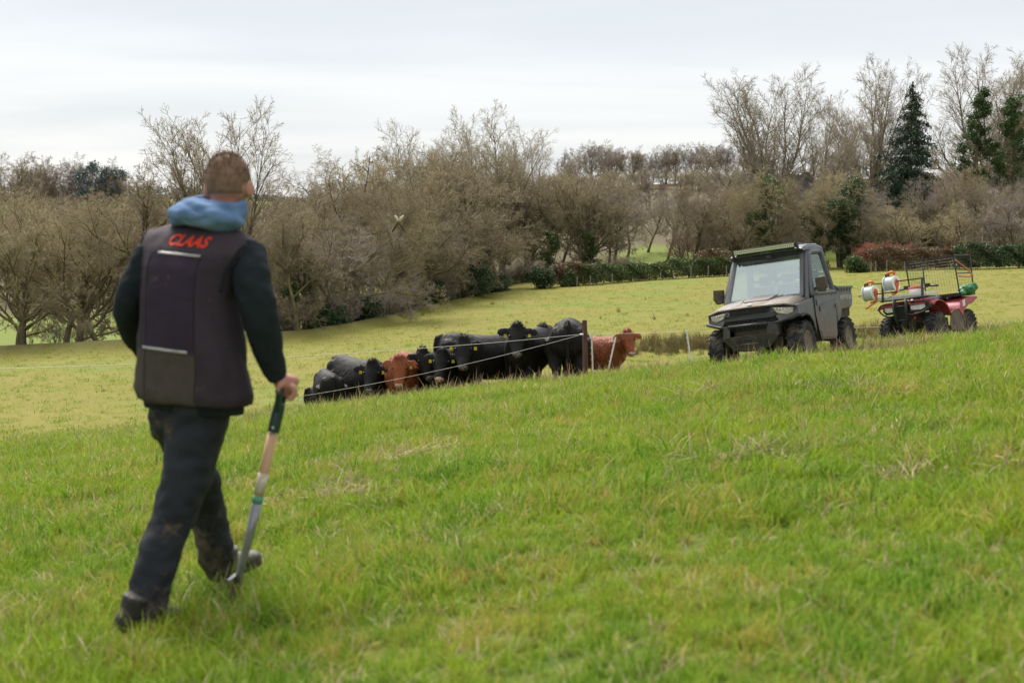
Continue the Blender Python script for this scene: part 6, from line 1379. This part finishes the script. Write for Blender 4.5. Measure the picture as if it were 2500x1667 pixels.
MB().box((0, .40, 1.13), (.16, .10, .09)).build('instrument_pod', M_dark, quad, bevel=.02)
# front rack
b = MB(); 
for y_ in (.46, .66, .86, 1.04): b.tube([(-.44, y_, .94), (.44, y_, .94)], .012, 7)
for x_ in (-.44, -.15, .15, .44): b.tube([(x_, .46, .94), (x_, 1.04, .94)], .012, 7)
for sx in (-1, 1): b.tube([(sx * .15, .95, .94), (sx * .13, 1.08, .80)], .012, 7); b.tube([(sx * .2, .5, .94), (sx * .18, .5, .78)], .012, 7)
b.build('front_rack', M_blk, quad, True)
# tall front carrier frame holding the reels
b = MB()
for sx in (-1, 1): b.bar((sx * .42, .98, .92), (sx * .42, .90, 1.30), .04, .03)
b.bar((-.44, .90, 1.30), (.66, .90, 1.30), .022, .022); b.bar((.10, .94, 1.10), (.95, .94, 1.10), .022, .022); b.build('reel_frame', M_blk, quad)
# rear carrier with mesh sides
b = MB(); cy0, cy1, cx0, cz0, cz1 = -.46, -1.12, .52, .98, 1.72
cor = [(-cx0, cy0), (cx0, cy0), (cx0, cy1), (-cx0, cy1)]
for (x_, y_) in cor: b.bar((x_, y_, .90), (x_, y_ + (.10 if y_ == cy0 else 0), cz1), .022, .022)
tp_ = [(x_, y_ + (.10 if y_ == cy0 else 0), cz1) for x_, y_ in cor]
for a, c_ in zip(tp_, tp_[1:] + tp_[:1]): b.bar(a, c_, .02, .02)
for a, c_ in zip(cor, cor[1:] + cor[:1]): b.bar((*a, .93), (*c_, .93), .05, .07)
b.box((0, (cy0 + cy1) / 2, .925), (1.0, .62, .02)); b.bar((-cx0, cy1, 1.35), (-cx0, cy0, 1.35), .02, .02); crr = b.build('carrier_frame', M_blk, quad)
b = MB()
for i in range(1, 18): x_ = -cx0 + 2 * cx0 * i / 18; b.tube([(x_, cy0 + .01, .96), (x_, cy0 + .10, cz1)], .0017, 4)
for i in range(1, 13): f = i / 13; b.tube([(-cx0, cy0 + .10 * f, .96 + (cz1 - .96) * f), (cx0, cy0 + .10 * f, .96 + (cz1 - .96) * f)], .0017, 4)
for sx in (-1, 1):
    for i in range(1, 10): y_ = cy0 + (cy1 - cy0) * i / 10; b.tube([(sx * cx0, y_, .96), (sx * cx0, y_, cz1)], .0016, 4)
    for i in range(1, 12): z = .96 + (cz1 - .96) * i / 12; b.tube([(sx * cx0, cy0, z), (sx * cx0, cy1, z)], .0016, 4)
b.build('wire_mesh', M_blk, crr)
for pts_ in ([(-cx0 - .02, cy0 + .08, 1.62), (-cx0 - .03, -.85, 1.42), (-cx0 - .03, cy1 + .02, 1.28)], [(-cx0 - .02, cy0 + .0, 1.30), (-cx0 - .04, -.75, 1.27), (-cx0 - .02, cy1 + .05, 1.28)]):
    o = MB().tube([Vector(p_) for p_ in catmull(pts_, 5)], .014, 7).build('rope', M_pink, quad, True)
# things carried on it
def on_quad(name, label, cat, loc, rz=0, group=None): return thing(name, label, cat, Mq @ Matrix.Translation(loc) @ Matrix.Rotation(rz, 4, 'Z'), group=group)
def reel(label, loc):
    t = on_quad('fence_reel', label, 'reel', loc, 0, 'fence wire reels'); ax_ = Vector((1, 0, 0))
    MB().lathe([(.02, -.115), (.155, -.115), (.16, -.105), (.155, -.098), (.03, -.095)], (0, 0, 0), ax_, 24).lathe([(.03, .095), (.155, .098), (.16, .105), (.155, .115), (.02, .115)], (0, 0, 0), ax_, 24).build('flange', M_stake, t, 'auto')
    b = MB(); b.lathe([(.02, -.1), (.13, -.1), (.138, -.05), (.132, 0), (.138, .05), (.13, .1), (.02, .1)], (0, 0, 0), ax_, 24); b.build('wire_winding', pm('wound_wire', (.62, .66, .68), (.45, .48, .5), 60, .6, stretch=(6, 1, 1)), t, True)
    b = MB(); b.lathe([(.085, -.118), (.08, -.135), (.03, -.14), (.01, -.14)], (0, 0, 0), ax_, 16); b.bar((-.13, 0, 0), (-.13, .03, -.19), .05, .02, (1, 0, 0)); b.build('hub', M_orange, t, 'auto')
    b = MB(); b.tube([(-.08, 0, .15), (-.10, .0, .20), (-.03, .0, .225), (.04, 0, .21), (.07, 0, .16)], [.022, .026, .028, .026, .02], 8); b.build('handle', M_orange, t, True)
    b = MB(); b.tube([(.03, 0, .155), (.05, 0, .20), (.09, 0, .185), (.095, 0, .14)], .024, 8); b.build('crank', M_blk, t, True)
    b = MB(); b.bar((-.12, -.01, -.17), (.12, .02, -.30), .03, .012, (0, 1, 0)); b.bar((-.11, 0, -.16), (.02, .0, -.19), .03, .012, (0, 1, 0)); b.build('strap', M_orange, t)
reel('white wire reel with orange handle on the frame, nearest the buggy', (.66, 1.0, 1.13)); reel('white wire reel with orange handle beside the quad bike handlebar', (.26, .86, 1.27))
qs = random.Random(6)
for i in range(18):
    r_ = i // 6; c_ = i % 6; t = on_quad('spare_stake', 'white plastic stake in the bundle across the front rack of the quad bike', 'fence stake', (qs.uniform(.02, .22), .60 + .06 * c_ + .02 * r_, .967 + .03 * r_), math.pi / 2 + qs.uniform(-.06, .06), 'spare stakes on the quad bike')
    m = MB(); m.bar((0, -.56, 0), (0, .56, 0), .036, .020); m.bar((0, .56, 0), (0, .66, 0), .012, .012)
    for k_ in range(4): m.box((.02, -.1 + .14 * k_, 0), (.03, .012, .012))
    m.build('shaft', M_stake, t)
tb = on_quad('plastic_tub', 'white and red tub strapped in front of the quad bike handlebar', 'tub', (-.02, .44, .93)); MB().lathe([(.10, 0), (.125, .17), (.13, .19), (.11, .20), (.0, .20)], (0, 0, 0), (0, 0, 1), 18).build('tub', M_bucket, tb, 'auto'); MB().lathe([(.132, .19), (.135, .205), (.12, .235), (.001, .245)], (0, 0, 0), (0, 0, 1), 18).build('lid', M_red, tb, 'auto')
gs = on_quad('green_sheet', 'crumpled green sheet tucked on the rear mudguard of the quad bike', 'sheet', (-.50, -.86, .97)); b = MB(); b.ball((0, 0, .04), (.16, .22, .11), 16); b.ball((0, .20, -.02), (.08, .22, .05), 12); b.ball((-.02, -.15, .07), (.13, .12, .09), 12); me = remeshed(b, .016, 3, 'sheet'); displace(me, lambda p_, n: .035 * noise.noise(Vector((p_.x * 14, p_.y * 8, p_.z * 18)))); meshobj('cloth', me, M_green, gs)
